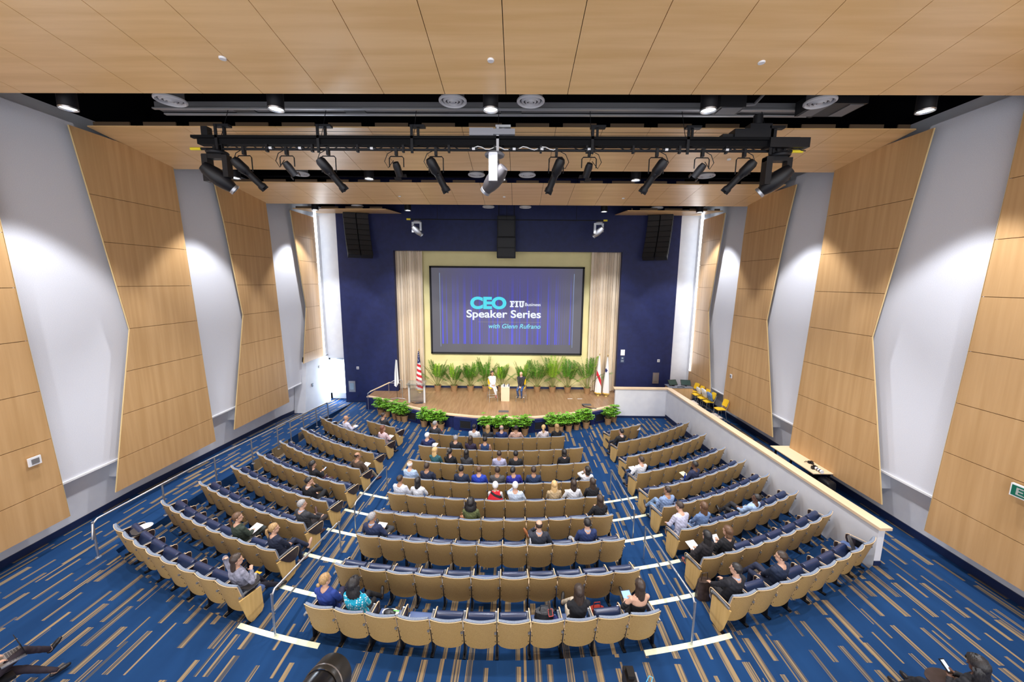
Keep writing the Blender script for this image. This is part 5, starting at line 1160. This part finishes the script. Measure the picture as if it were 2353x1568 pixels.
# ------------------------------------------------------------------ audience
NV, BK, CH, GR = (.012, .020, .060), (.010, .010, .013), (.035, .037, .045), (.10, .105, .115)
WHT, LB, LIL, RB = (.74, .74, .77), (.42, .54, .74), (.48, .47, .66), (.02, .055, .42)
DEN, KH, JN = (.16, .25, .45), (.38, .30, .19), (.05, .09, .19)
NVT = (.016, .022, .05)
A = [  # key, skin, top, bottom, hair, kwargs, label
 (('D', 0, 1), 'd', CH, CH, ('short', 'dark'), dict(pose='clasp', legs='out', turn=-.7), 'man in dark suit, front row by the aisle, hands together, facing the stage'),
 (('D', 1, 3), 'd', (.62, .60, .72), JN, ('bald', ''), dict(pose='read', turn=-.8), 'bald bearded man in pale shirt holding a paper, second row beside the ramp'),
 (('D', 1, 7), 'a', (.70, .50, .52), NVT, ('long', 'auburn'), dict(g='f', pose='read', turn=-.6), 'woman with auburn hair in pink top holding papers at the second-row aisle'),
 (('D', 3, 7), 'b', (.09, .055, .035), KH, ('rim', 'dark'), dict(pose='write', turn=-.6, shoe=(.12, .03, .02), legs='out'), 'man in brown jacket and khaki trousers writing at the fourth-row aisle'),
 (('D', 4, 5), 'a', BK, (.06, .02, .04), ('long', 'black'), dict(g='f', pose='phone', turn=-.7, nod=-.3, lean=.15, style='sweater'), 'woman in black with long black hair reading her phone, fifth row'),
 (('D', 5, 6), 'a', BK, BK, ('short', 'black'), dict(pose='chin', legs='cross', turn=-.8, collar=WHT), 'man in black suit resting chin on hand, legs crossed, sixth row'),
 (('D', 6, 7), 'a', CH, (.03, .022, .022), ('short', 'grey'), dict(pose='knees', legs='four', turn=-.6, shoe=(.07, .03, .025), collar=LB), 'grey-haired man in charcoal suit, ankle on knee, seventh-row aisle'),
 (('D', 7, 5), 'a', (.035, .05, .035), (.05, .05, .045), ('pony', 'brown'), dict(g='f', pose='write', legs='cross', turn=-.7, style='sweater', wide=1.05), 'woman in dark green sweater with brown ponytail writing on a notepad'),
 (('D', 7, 7), 'a', NVT, NVT, ('pony', 'dblonde'), dict(g='f', pose='clasp', legs='crossl', turn=-.7, style='sweater', shoe=(.5, .3, .22)), 'woman with blonde ponytail in navy, legs crossed, eighth-row aisle'),
 (('D', 8, 7), 'a', (.30, .30, .38), (.008, .008, .02), ('long', 'dark'), dict(g='f', pose='behind', legs='out', turn=-.75, style='sweater', pat='marl', wide=1.2), 'woman in marled grey sweater with one hand on her hair, last-row aisle'),
 (('C', 0, 0), 'a', CH, CH, ('short', 'grey'), dict(pose='read', legs='cross', turn=-.7, lean=-.05), 'grey-haired man in dark suit reading a red booklet, front row centre block'),
 (('C', 0, 3), 'b', WHT, JN, ('short', 'black'), dict(style='shirt', wide=1.15), 'broad man in white shirt, front row, dark hair'),
 (('C', 0, 4), 'a', CH, NVT, ('long', 'dblonde'), dict(g='f'), 'woman with long dark blonde hair in charcoal, front row beside man in white'),
 (('C', 0, 5), 'a', (.015, .035, .14), NVT, ('rim', 'grey'), dict(), 'bald man in blue suit, front row centre block'),
 (('C', 0, 6), 'b', (.60, .38, .30), NVT, ('buzz', 'black'), dict(style='shirt', pose='read'), 'person in dark cap and peach top with paper, front row'),
 (('C', 0, 8), 'a', (.72, .64, .64), KH, ('pony', 'blonde'), dict(g='f', style='shirt', pose='phone', turn=-.3), 'woman with blonde ponytail in pale pink, front row'),
 (('C', 0, 9), 'a', BK, BK, ('long', 'dblonde'), dict(g='f', turn=.3), 'woman with light brown hair in black at the end of the front row'),
 (('C', 1, 0), 'a', (.02, .03, .11), NVT, ('short', 'white'), dict(pose='chin', turn=-.4), 'white-haired man in navy jacket gesturing, second row aisle'),
 (('C', 1, 2), 'a', (.02, .02, .025), BK, ('short', 'grey'), dict(), 'grey-haired man in black jacket, second row centre block'),
 (('C', 1, 3), 'a', (.03, .02, .05), NVT, ('long', 'dark'), dict(g='f', style='sweater'), 'woman with long dark hair in purple-black top, second row'),
 (('C', 1, 4), 'd', (.02, .05, .14), NVT, ('short', 'black'), dict(style='vest', sleeve='none', wide=1.1), 'man in navy vest over white shirt, second row centre block'),
 (('C', 2, 1), 'a', (.03, .12, .14), NVT, ('long', 'blonde'), dict(g='f', style='sweater', turn=-.5), 'woman with bright blonde wavy hair in teal, third row'),
 (('C', 2, 2), 'a', BK, BK, ('pony', 'black'), dict(g='f', turn=-.3), 'woman in black with dark tied hair, third row'),
 (('C', 2, 3), 'a', (.05, .05, .055), BK, ('long', 'black'), dict(g='f', style='sweater'), 'woman with straight black hair in grey top, third row'),
 (('C', 2, 5), 'b', LIL, NVT, ('buzz', 'dark'), dict(style='shirt'), 'short-haired man in lilac shirt, third row centre block'),
 (('C', 2, 6), 'b', (.02, .02, .022), JN, ('short', 'black'), dict(style='shirt', sleeve='short'), 'man in black t-shirt, third row beside lilac shirt'),
 (('C', 2, 9), 'a', BK, BK, ('bob', 'black'), dict(g='f', style='sweater', sleeve='short'), 'woman with black bob in black top sitting alone, third row'),
 (('C', 3, 0), 'a', LB, NVT, ('rim', 'white'), dict(style='shirt', wide=1.15), 'older man with thin white hair in light blue shirt, fourth row aisle'),
 (('C', 3, 1), 'b', NVT, NVT, ('short', 'dark'), dict(pose='lap', legs='cross', turn=-.2), 'man in navy, legs crossed, fourth row second from door-side aisle'),
 (('C', 3, 3), 'b', (.018, .028, .06), NVT, ('short', 'black'), dict(), 'dark-haired man in dark blue suit, fourth row'),
 (('C', 3, 4), 'a', RB, NVT, ('short', 'brown'), dict(wide=1.08), 'brown-haired man in bright blue suit, fourth row centre'),
 (('C', 3, 5), 'b', (.08, .08, .085), GR, ('short', 'dark'), dict(turn=.3), 'man in grey suit between two blue suits, fourth row'),
 (('C', 3, 6), 'd', (.025, .03, .30), NVT, ('short', 'black'), dict(turn=-.4, tilt=-.1), 'man in royal blue jacket leaning over, fourth row'),
 (('C', 3, 7), 'b', (.02, .04, .10), NVT, ('short', 'dark'), dict(), 'man in navy jacket, fourth row, next to royal blue jacket and an empty seat'),
 (('C', 3, 10), 'a', WHT, BK, ('bob', 'black'), dict(g='f', pose='chinl', legs='cross', turn=.5, style='shirt', lean=.2), 'woman in white shirt and black trousers leaning back, fourth row aisle'),
 (('C', 4, 0), 'b', (.66, .67, .74), JN, ('short', 'dark'), dict(style='shirt', wide=1.15, turn=-.3), 'broad man in white shirt, fifth row aisle'),
 (('C', 4, 1), 'a', WHT, JN, ('long', 'black'), dict(g='f', style='shirt', pose='phone', legs='cross'), 'woman in white top with black hair and jeans, fifth row'),
 (('C', 4, 5), 'a', (.62, .60, .60), NVT, ('short', 'white'), dict(g='f', style='shirt', scarf=1), 'white-haired woman wrapped in red and black shawl, fifth row'),
 (('C', 4, 6), 'a', (.58, .66, .78), JN, ('short', 'white'), dict(style='shirt', pose='chinl', legs='four', wide=1.1), 'white-haired man in pale blue shirt, ankle on knee, fifth row'),
 (('C', 4, 8), 'a', (.50, .36, .20), NVT, ('long', 'blonde'), dict(g='f', style='sweater'), 'woman with long golden blonde hair, fifth row'),
 (('C', 4, 9), 'a', WHT, BK, ('long', 'dark'), dict(g='f', style='shirt', pose='read', wide=1.05), 'woman with long dark brown hair in white shirt, fifth row'),
 (('C', 4, 10), 'a', BK, BK, ('long', 'dark'), dict(g='f', style='sweater', turn=.2), 'woman with dark curls in black, fifth row aisle'),
 (('C', 5, 4), 'd', (.12, .14, .05), BK, ('curly', 'black'), dict(g='f', style='sweater'), 'woman with big black curls in olive top, sixth row'),
 (('C', 5, 10), 'a', BK, NVT, ('long', 'dark'), dict(g='f', style='sweater', pose='phone'), 'woman with wavy brown hair in black, sixth row aisle'),
 (('C', 6, 0), 'b', (.018, .030, .085), CH, ('short', 'grey'), dict(pose='read', legs='four', turn=-.5, collar=LB, wide=1.12), 'grey-haired man in navy suit reading, ankle on knee, seventh row'),
 (('C', 6, 7), 'a', (.03, .034, .05), (.60, .60, .64), ('rim', 'dark'), dict(pose='chinl', legs='four', collar=LB, shoe=(.35, .12, .04), nod=-.1), 'balding man in charcoal jacket with brown shoe, seventh row'),
 (('C', 6, 9), 'a', (.018, .035, .12), (.30, .31, .34), ('short', 'black'), dict(legs='wide', collar=LB), 'dark-haired man in navy blazer and grey trousers, seventh row'),
 (('C', 8, 0), 'a', (.02, .05, .26), (.02, .018, .05), ('bun', 'dblonde'), dict(g='f', style='sweater', legs='cross', turn=-.5), 'woman with blonde bun in blue sweater, last row aisle of centre block'),
 (('C', 8, 1), 'c', (.01, .38, .55), BK, ('curly', 'black'), dict(g='f', style='blouse', pat='dots', sleeve='short', legs='crossl', turn=-.3, wide=1.25), 'woman in turquoise blouse with white polka dots, last row'),
 (('C', 8, 8), 'a', BK, (.55, .47, .36), ('long', 'dark'), dict(g='f', style='cardigan', legs='cross', pose='clasp', shoe=(.03, .03, .03)), 'woman in black cardigan and beige trousers beside a handbag, last row'),
 (('C', 8, 10), 'a', BK, (.015, .016, .02), ('long', 'dark'), dict(g='f', style='top', sleeve='open', pose='write', legs='crossl'), 'woman with long dark hair and open-back black top using a tablet, last row'),
 (('P', 1, 0), 'a', BK, (.015, .018, .03), ('short', 'black'), dict(pose='chin', legs='four', turn=.5, collar=WHT), 'man in black jacket with ankle on knee, second row beside the aisle'),
 (('P', 3, 0), 'a', WHT, JN, ('short', 'dark'), dict(style='shirt', pose='write', legs='four', turn=.5), 'man in white shirt and jeans writing on a pad, fourth row aisle'),
 (('P', 4, 3), 'c', (.018, .025, .07), (.30, .38, .50), ('short', 'black'), dict(pose='chin', legs='turn', turn=.5), 'man in navy jacket and pale jeans holding a notebook, fifth row'),
 (('P', 5, 0), 'b', (.26, .36, .58), (.20, .30, .46), ('buzz', 'dark'), dict(style='shirt', legs='cross', turn=.4, wide=1.1), 'man in denim blue shirt and pale jeans, sixth row aisle'),
 (('P', 6, 0), 'a', (.60, .60, .76), JN, ('short', 'dark'), dict(style='shirt', pose='knees', legs='turn', turn=.5, shoe=(.55, .20, .03), lean=-.28), 'man in lilac striped shirt and tan shoes leaning forward, seventh row aisle'),
 (('P', 6, 1), 'a', DEN, (.20, .28, .46), ('long', 'brown'), dict(g='f', style='shirt'), 'woman in denim shirt with long brown hair, seventh row'),
 (('P', 6, 4), 'c', (.40, .55, .80), (.02, .02, .025), ('short', 'black'), dict(style='shirt', pose='lap', legs='cross', turn=.7, lean=.25), 'man in light blue shirt leaning back, seventh row near the partition'),
 (('P', 7, 0), 'a', (.015, .012, .015), BK, ('long', 'black'), dict(g='f', style='sweater', pose='write', legs='turn', shoe=(.40, .12, .10)), 'woman in black with long black hair writing on a notepad, eighth row'),
 (('P', 7, 1), 'a', BK, BK, ('bob', 'brown'), dict(g='f', style='sweater', pose='phone', turn=.2), 'woman with brown hair in black holding crumpled paper, eighth row'),
 (('P', 8, 0), 'a', (.014, .014, .02), (.014, .014, .018), ('short', 'black'), dict(pose='knees', legs='turn', turn=.6, collar=LB, shoe=(.015, .013, .014)), 'dark-haired man in black suit with hands on knees, last-row aisle'),
 (('P', 8, 2), 'a', (.012, .022, .055), (.018, .025, .06), ('short', 'dark'), dict(pose='clasp', legs='cross', turn=.7), 'man in navy sweater with clasped hands looking up, last row'),
]
build_seats({a[0] for a in A})
for key, sk, top, bot, hair, kw, lab in A:
    kw = dict(kw); scarf = kw.pop('scarf', None)
    vox = .0095 if key[1] >= 7 else .0115 if key[1] >= 5 else .014
    T = seatT(key) @ Matrix.Rotation(random.uniform(-.06, .06), 4, 'Z')
    person(T, sk, top, bot, hair, label=lab, vox=vox, **kw)
    if scarf: SC = T
person(TW @ Matrix.Translation((0, -.12, .31)), 'b', (.58, .58, .60), (.58, .58, .60), ('long', 'dark'), pose='clasp', legs='stoolx', g='f', style='jacket', turn=.35, nod=-.15, shoe=(.35, .12, .08), vox=.010, label='woman in white suit seated on a yellow chair on stage')
person(TM @ Matrix.Translation((0, -.12, .31)), 'a', (.014, .014, .02), (.03, .07, .20), ('bald', ''), pose='clasp', legs='stool', style='jacket', turn=-.15, nod=-.35, lean=-.22, collar=(.02, .08, .5), shoe=(.03, .04, .06), vox=.010, label='bald man in black jacket and jeans seated on a yellow chair on stage')
# three viewers on chairs at the very back
T1 = TF(-7.74, 4.66, RZ, -.45); T2_ = TF(7.35, 4.62, RZ, .12); T3_ = TF(-6.95, 4.55, RZ, -.0)
for T, l in ((T1, 'plain black chair under the woman with the laptop'), (T2_, 'plain black chair under the person holding a phone')):
    e = bpy.data.objects.new('rear_chair', None); COL.objects.link(e); e.matrix_world = T; tag(e, l+', rear corner', 'chair')
    MB().box(-.23, .23, .12, .58, .42, .47).obj('seat', blackp, e); MB().box(-.22, .22, .02, .06, .47, .85).obj('backrest', blackp, e)
    for x in (-.21, .21):
        for y in (.10, .56): MB().tube([(x, y, 0), (x, y, .43)], .012, 6).obj('leg', steeld, e)
person(T1, 'a', (.03, .02, .03), (.02, .012, .02), ('long', 'dark'), pose='laptop', legs='heels', g='f', style='blouse', pat='check', shoe=(.015, .012, .015), vox=.0085, label='woman with a laptop and black heels in the rear corner by the ramp')
person(T2_, 'c', (.014, .014, .018), (.012, .012, .016), ('curly', 'black'), pose='phone', legs='out', g='f', style='jacket', shoe=(.012, .012, .014), turn=.2, nod=-.3, vox=.0085, label='person in black holding a phone in the rear corner by the walkway')
finish_people()
# red and black shawl
b = MB(); rs = []
for j in range(8):
    v = j/7; ring = []
    for i in range(19):
        a = -pi*.15+pi*1.3*i/18; rx, ry = .11+.14*v, .10+.075*v; z = 1.13-.38*v**1.3; ring.append((rx*cos(a+pi), .235+ry*sin(a+pi)*1.0-.01*v, z+.02*sin(i*1.3+j)))
    rs.append(ring)
b.rings(rs, 0, False, False)
shm = mat('shawl_red', (.65, .015, .03), .8); bb = shm.node_tree.nodes['Principled BSDF']; tc = nd(shm, 'ShaderNodeTexCoord'); s = nd(shm, 'ShaderNodeSeparateXYZ'); lk(shm, tc.outputs['Object'], s.inputs[0])
lk(shm, mixc(shm, math_(shm, 'LESS_THAN', math_(shm, 'ABSOLUTE', math_(shm, 'SUBTRACT', math_(shm, 'ADD', s.outputs[2], math_(shm, 'MULTIPLY', s.outputs[0], .5)), 1.03)), .04), (.65, .015, .03), (.02, .015, .02)), bb.inputs['Base Color'])
o = b.obj('shawl', shm, None, True); o.matrix_world = SC; tag(o, 'red shawl with black stripe around the white-haired woman, fifth row', 'shawl')
# ------------------------------------------------------------------ things people hold or left on seats
S = seatT
PAP = [(('D', 1, 3), 'white paper held by the bald man in the second row'), (('D', 1, 7), 'white papers held by the woman in pink'), (('D', 3, 7), 'notepad under the hands of the man in the brown jacket'),
       (('D', 7, 5), 'white notepad on the lap of the woman in dark green'), (('C', 6, 0), 'white paper held by the man in the navy suit, seventh row'), (('P', 3, 0), 'white pad on the knee of the man in white shirt, fourth row'),
       (('P', 7, 0), 'large white notepad of the woman in black, eighth row'), (('C', 0, 6), 'sheet of paper held by the person in the dark cap'), (('C', 6, 7), 'white folder on the lap of the balding man'), (('C', 4, 9), 'small white papers held by the dark-haired woman in white shirt')]
for k, l in PAP: sheet(S(k), (0, .62, .73), .24, .30, l, 'notepad' if 'pad' in l else 'paper_sheet', 'notepad' if 'pad' in l else 'paper')
sheet(S(('C', 0, 0)), (.02, .60, .80), .26, .2, 'red booklet held by the grey-haired man, front row', 'booklet', 'booklet', mat('booklet_red', (.35, .02, .04), .5))
sheet(S(('C', 1, 0)), (.14, .55, .74), .22, .28, 'yellow-edged notepad of the white-haired man in navy', 'notepad', 'notepad')
sheet(S(('P', 4, 3)), (0, .62, .73), .22, .28, 'pale yellow notebook held by the man in navy jacket', 'notebook', 'notebook', mat('pale_yellow_paper', (.85, .78, .45), .7))
sheet(S(('D', 7, 5)), (-.02, .70, .66), .34, .26, 'dark folder under the notepad of the woman in green', 'folder', 'folder', mat('folder_dark', (.02, .03, .03), .6))
sheet(S(('P', 0, 2)), (.16, .02, .80), .20, .28, 'white paper hanging over the back of the front-row seat by the partition', 'paper_sheet', 'paper', tilt=1.4)
sheet(S(('D', 0, 2)), (.33, .34, .55), .22, .28, 'white form clipped to the folded tablet, front row aisle', 'paper_form', 'paper', tilt=1.5, rz=pi/2)
sheet(S(('P', 7, 1)), (0, .55, .86), .16, .18, 'crumpled white paper in the hands of the brown-haired woman, eighth row', 'paper_sheet', 'paper', tilt=.8)
def lap_tablet(T, loc, label, name, w_, d_, scr_c, tilt, es=1.2):
    e = bpy.data.objects.new(name, None); COL.objects.link(e); e.matrix_world = T @ Matrix.Translation(loc) @ Matrix.Rotation(tilt, 4, 'X'); tag(e, label, name.replace('_', ' ').split()[-1])
    MB().box(-w_/2, w_/2, -d_/2, d_/2, 0, .012).obj('body', blackp, e); MB().box(-w_/2+.015, w_/2-.015, -d_/2+.015, d_/2-.015, .012, .014).obj('display', mat('display_%s' % name, (.1, .15, .3), .3, emit=scr_c, es=es), e); return e
lap_tablet(S(('C', 8, 10)), (-.06, .60, .70), 'tablet computer with bright blue page on a lap, last row', 'tablet_computer', .20, .27, (.30, .52, .95), .35)
lap_tablet(S(('D', 4, 5)), (0, .60, .88), 'small phone held by the woman in black, fifth row', 'phone', .08, .15, (.7, .8, 1), .5)
lap_tablet(T2_, (.0, .575, .885), 'phone with blue screen held in the rear corner', 'phone', .085, .17, (.15, .5, .9), .6)
e = bpy.data.objects.new('laptop', None); COL.objects.link(e); e.matrix_world = T1 @ Matrix.Translation((0, .60, .655)); tag(e, 'open black laptop with silver keyboard on a lap in the rear corner', 'laptop')
MB().box(-.18, .18, -.13, .13, 0, .018).obj('base', steeld, e); MB().box(-.18, .18, 0, .24, 0, .008, T=Matrix.Translation((0, .13, .018)) @ Matrix.Rotation(rad(100), 4, 'X')).obj('screen', blackp, e)
k_ = MB()
for i in range(5):
    for j in range(11): k_.box(-.155+.0285*j, -.132+.0285*j, -.04+.028*i, -.018+.028*i, .018, .022)
k_.obj('keyboard', mat('keys_grey', (.10, .10, .11), .5), e)
e = bpy.data.objects.new('writing_tablet', None); COL.objects.link(e); e.matrix_world = T2_ @ Matrix.Translation((-.02, .5, .70)); tag(e, 'dark round writing tablet in front of the person in the rear corner', 'tablet arm')
MB().prism([(.26*cos(2*pi*i/18)-.05, .2*sin(2*pi*i/18), 0) for i in range(18)], (0, 0, .015)).obj('top', tabm, e); MB().tube([(.2, -.1, 0), (.25, -.3, -.08), (.25, -.32, -.69)], .012, 6).obj('arm', blackm, e)
def putT(T, b, name, m, label, cat, smooth=True):
    o = b.obj(name, m, None, smooth); o.matrix_world = T; return tag(o, label, cat)
T = S(('D', 8, 0)); putT(T @ Matrix.Translation((.10, .45, .73)), MB().lathe([(.0, 0), (.09, 0), (.145, .018), (.147, .022), (.09, .008), (0, .006)], n=28, cap=False), 'plate', white, 'white plate on the open tablet of the corner seat, last row', 'plate')
T = S(('D', 8, 7)); putT(T @ Matrix.Translation((.18, .44, .73)), MB().lathe([(.0, 0), (.030, 0), (.042, .10), (.044, .10), (.040, .095), (.028, .01)], n=18, cap=False), 'paper_cup', white, 'white paper cup on the open tablet, last-row aisle', 'cup')
putT(T @ Matrix.Translation((.10, .58, .731)), MB().prism([(-.07, -.02, 0), (-.02, -.01, 0), (.02, -.01, 0), (.07, -.02, 0), (.07, .04, 0), (.02, .03, 0), (-.02, .03, 0), (-.07, .04, 0)], (0, 0, .004)).box(-.02, .02, .0, .02, .004, .006), 'candy_wrapper', mat('orange_foil', (.85, .40, .02), .4), 'orange wrapper lying on the open tablet beside the cup', 'wrapper', False)
for k, l in ((('P', 3, 2), 'blue water bottle standing on an armrest, fourth row'), (('P', 4, 2), 'blue water bottle beside the man in navy jacket')):
    e = bpy.data.objects.new('water_bottle', None); COL.objects.link(e); e.matrix_world = S(k) @ Matrix.Translation((.30, .36, .70)); tag(e, l, 'bottle')
    MB().lathe([(0, 0), (.034, 0), (.036, .16), (.016, .21), (.016, .24)], n=14).obj('body', mat('blue_bottle', (.01, .04, .35), .15), e, True); MB().lathe([(.018, .235), (.018, .265), (0, .265)], n=10, cap=False).obj('cap', MATS['blue_bottle'], e, True)
def handbag(T, w_, d_, h_, m, label, extra=None, hand=True, name='handbag'):
    e = bpy.data.objects.new(name, None); COL.objects.link(e); e.matrix_world = T; tag(e, label, 'bag'); b = MB(); rs = []
    for j in range(8):
        v = j/7; k = 1-.35*v**2; rs.append([(w_/2*(1-.12*v)*cos(2*pi*i/20)*(1+.05*sin(i*2.3+j)), d_/2*k*sin(2*pi*i/20)*(1+.08*sin(i*1.7+j*2)), h_*v) for i in range(20)])
    b.rings(rs); b.obj('body', m, e, True)
    if hand: MB().tube([(-w_*.25, 0, h_*.95), (-w_*.18, 0, h_*1.4), (w_*.18, 0, h_*1.4), (w_*.25, 0, h_*.95)], .010, 6).obj('handle', m, e, True)
    return e
leather = noisy('black_leather', (.02, .02, .024), (.035, .037, .042), 20, .3, bump=.4)
handbag(S(('C', 8, 7)) @ Matrix.Translation((.0, .40, .49)), .40, .30, .26, leather, 'black leather handbag on the lowered seat, last row')
T = S(('C', 8, 7)) @ Matrix.Translation((.10, .32, .765)) @ Matrix.Rotation(-.2, 4, 'Y'); e = bpy.data.objects.new('phone', None); COL.objects.link(e); e.matrix_world = T; tag(e, 'phone in a red case lying on the black handbag', 'phone')
MB().box(-.042, .042, -.08, .08, 0, .010).obj('case', mat('case_red', (.6, .06, .05), .4), e); MB().box(-.034, .034, -.07, .07, .010, .012).obj('display', blackm, e)
putT(S(('C', 8, 7)) @ Matrix.Translation((.20, .30, .49)), MB().ell((0, 0, .08), (.10, .14, .10), None, 14, 8), 'folded_jacket', clothm((.015, .02, .12)), 'navy garment beside the black handbag, last row', 'jacket')
handbag(S(('C', 8, 2)) @ Matrix.Translation((.05, .32, .49)), .36, .24, .20, white, 'white shopping bag with dark contents on a seat, last row', hand=False, name='shopping_bag')
putT(S(('C', 8, 2)) @ Matrix.Translation((.04, .30, .66)), MB().ell((0, 0, .03), (.12, .08, .05), None, 14, 8), 'knit_hat', leather, 'black cloth bundle in the white shopping bag', 'clothing')
putT(S(('C', 8, 2)) @ Matrix.Translation((.13, .32, .72)), MB().box(-.02, .09, -.01, .01, 0, .008), 'pen_case', mat('lime', (.15, .75, .1), .4), 'lime green strip on the white shopping bag', 'pen', False)
sheet(S(('C', 8, 3)), (-.1, .38, .50), .26, .22, 'white leaflet on the lowered seat beside the shopping bag', 'paper_sheet', 'paper', tilt=.05)
e = handbag(S(('C', 8, 9)) @ Matrix.Translation((0, .85, .0)), .32, .22, .30, mat('red_leather', (.32, .03, .02), .4), 'red and brown tote bag on the floor, last row', name='tote_bag')
handbag(S(('C', 5, 4)) @ Matrix.Translation((-.25, .42, .48)), .20, .16, .26, mat('tan_leather', (.55, .25, .13), .45), 'tan leather bag beside the woman with big curls')
handbag(S(('P', 8, 0)) @ Matrix.Translation((-.02, .98, .0)), .36, .26, .42, noisy('brown_leather', (.03, .018, .014), (.07, .045, .035), 12, .35, bump=.3), 'dark brown backpack on the floor before the man in black suit', name='backpack')
handbag(S(('D', 1, 6)) @ Matrix.Translation((.0, .40, .47)), .30, .2, .26, leather, 'black bag on the seat beside the woman in pink')
for k, c, l in ((('D', 1, 0), (.02, .03, .09), 'navy jacket spread on a second-row seat by the ramp'), (('D', 1, 1), (.75, .76, .82), 'white jacket spread on a second-row seat by the ramp')):
    putT(S(k) @ Matrix.Translation((0, .36, .50)), MB().ell((0, 0, .03), (.22, .20, .07), None, 16, 8), 'draped_jacket', clothm(c), l, 'jacket')
# ------------------------------------------------------------------ balcony edge under the viewpoint, with the recording camera
b_ = MB(); b_.box(-6, 6, -4, .55, 5.35, 5.6); b_.box(-6, 6, .45, .55, 5.6, 6.05); struct('wall_balcony', b_, wallm)
base_ = Matrix.Translation((.040, .755, 6.258))
e = bpy.data.objects.new('video_camera', None); COL.objects.link(e); e.matrix_world = base_; tag(e, 'dark barrel of a recording camera poking in at the bottom of the view', 'camera')
C_ = Matrix.Rotation(rad(-62), 4, 'X') @ Matrix.Identity(4)
d = Vector((.08, .88, -.30)).normalized(); c = Matrix.Translation((0, .0, 0)) @ Vector((0, 0, 1)).rotation_difference(d).to_matrix().to_4x4()
MB().lathe([(.0, -.12), (.047, -.12), (.052, .02), (.052, .16), (.049, .17)], n=28, T=c).obj('lens_barrel', mat('lens_black', (.012, .012, .014), .25), e, True)
MB().lathe([(.053, .165), (.056, .17), (.056, .235), (.051, .235), (.051, .17)], n=28, T=c, cap=False).obj('lens_hood', mat('hood_black', (.02, .02, .02), .35), e, True)
MB().lathe([(.0565, .18), (.0565, .185)], n=28, T=c, cap=False).obj('hood_line', steel, e, True)
MB().box(-.06, .06, -.30, -.05, -.12, .06).obj('body', blackp, e); MB().tube([(0, -.18, -.12), (0, -.22, -.60)], .03, 10).obj('tripod_column', blackm, e, True)
e = bpy.data.objects.new('audio_recorder', None); COL.objects.link(e); e.matrix_world = Matrix.Translation((.94, .95, 6.228)); tag(e, 'small black recorder with blue cord loop at the bottom of the view', 'recorder')
MB().box(-.018, .012, -.02, .03, -.05, .0).box(-.012, .006, -.01, .02, 0, .01).obj('body', blackp, e); MB().box(.012, .02, -.01, .02, -.05, -.01).obj('side_plate', steeld, e)
MB().tube([(-.0, -.02, -.05), (-.0, -.30, -.22)], .008, 8).obj('mount_arm', blackm, e, True)
MB().tube([(.045, .01, -.04), (.055, .012, -.012), (.065, .01, -.015), (.06, .008, -.035), (.05, .0, -.06), (.02, -.05, -.09)], .0015, 5).obj('cord', mat('cord_blue', (.1, .5, .85), .4), e, True)
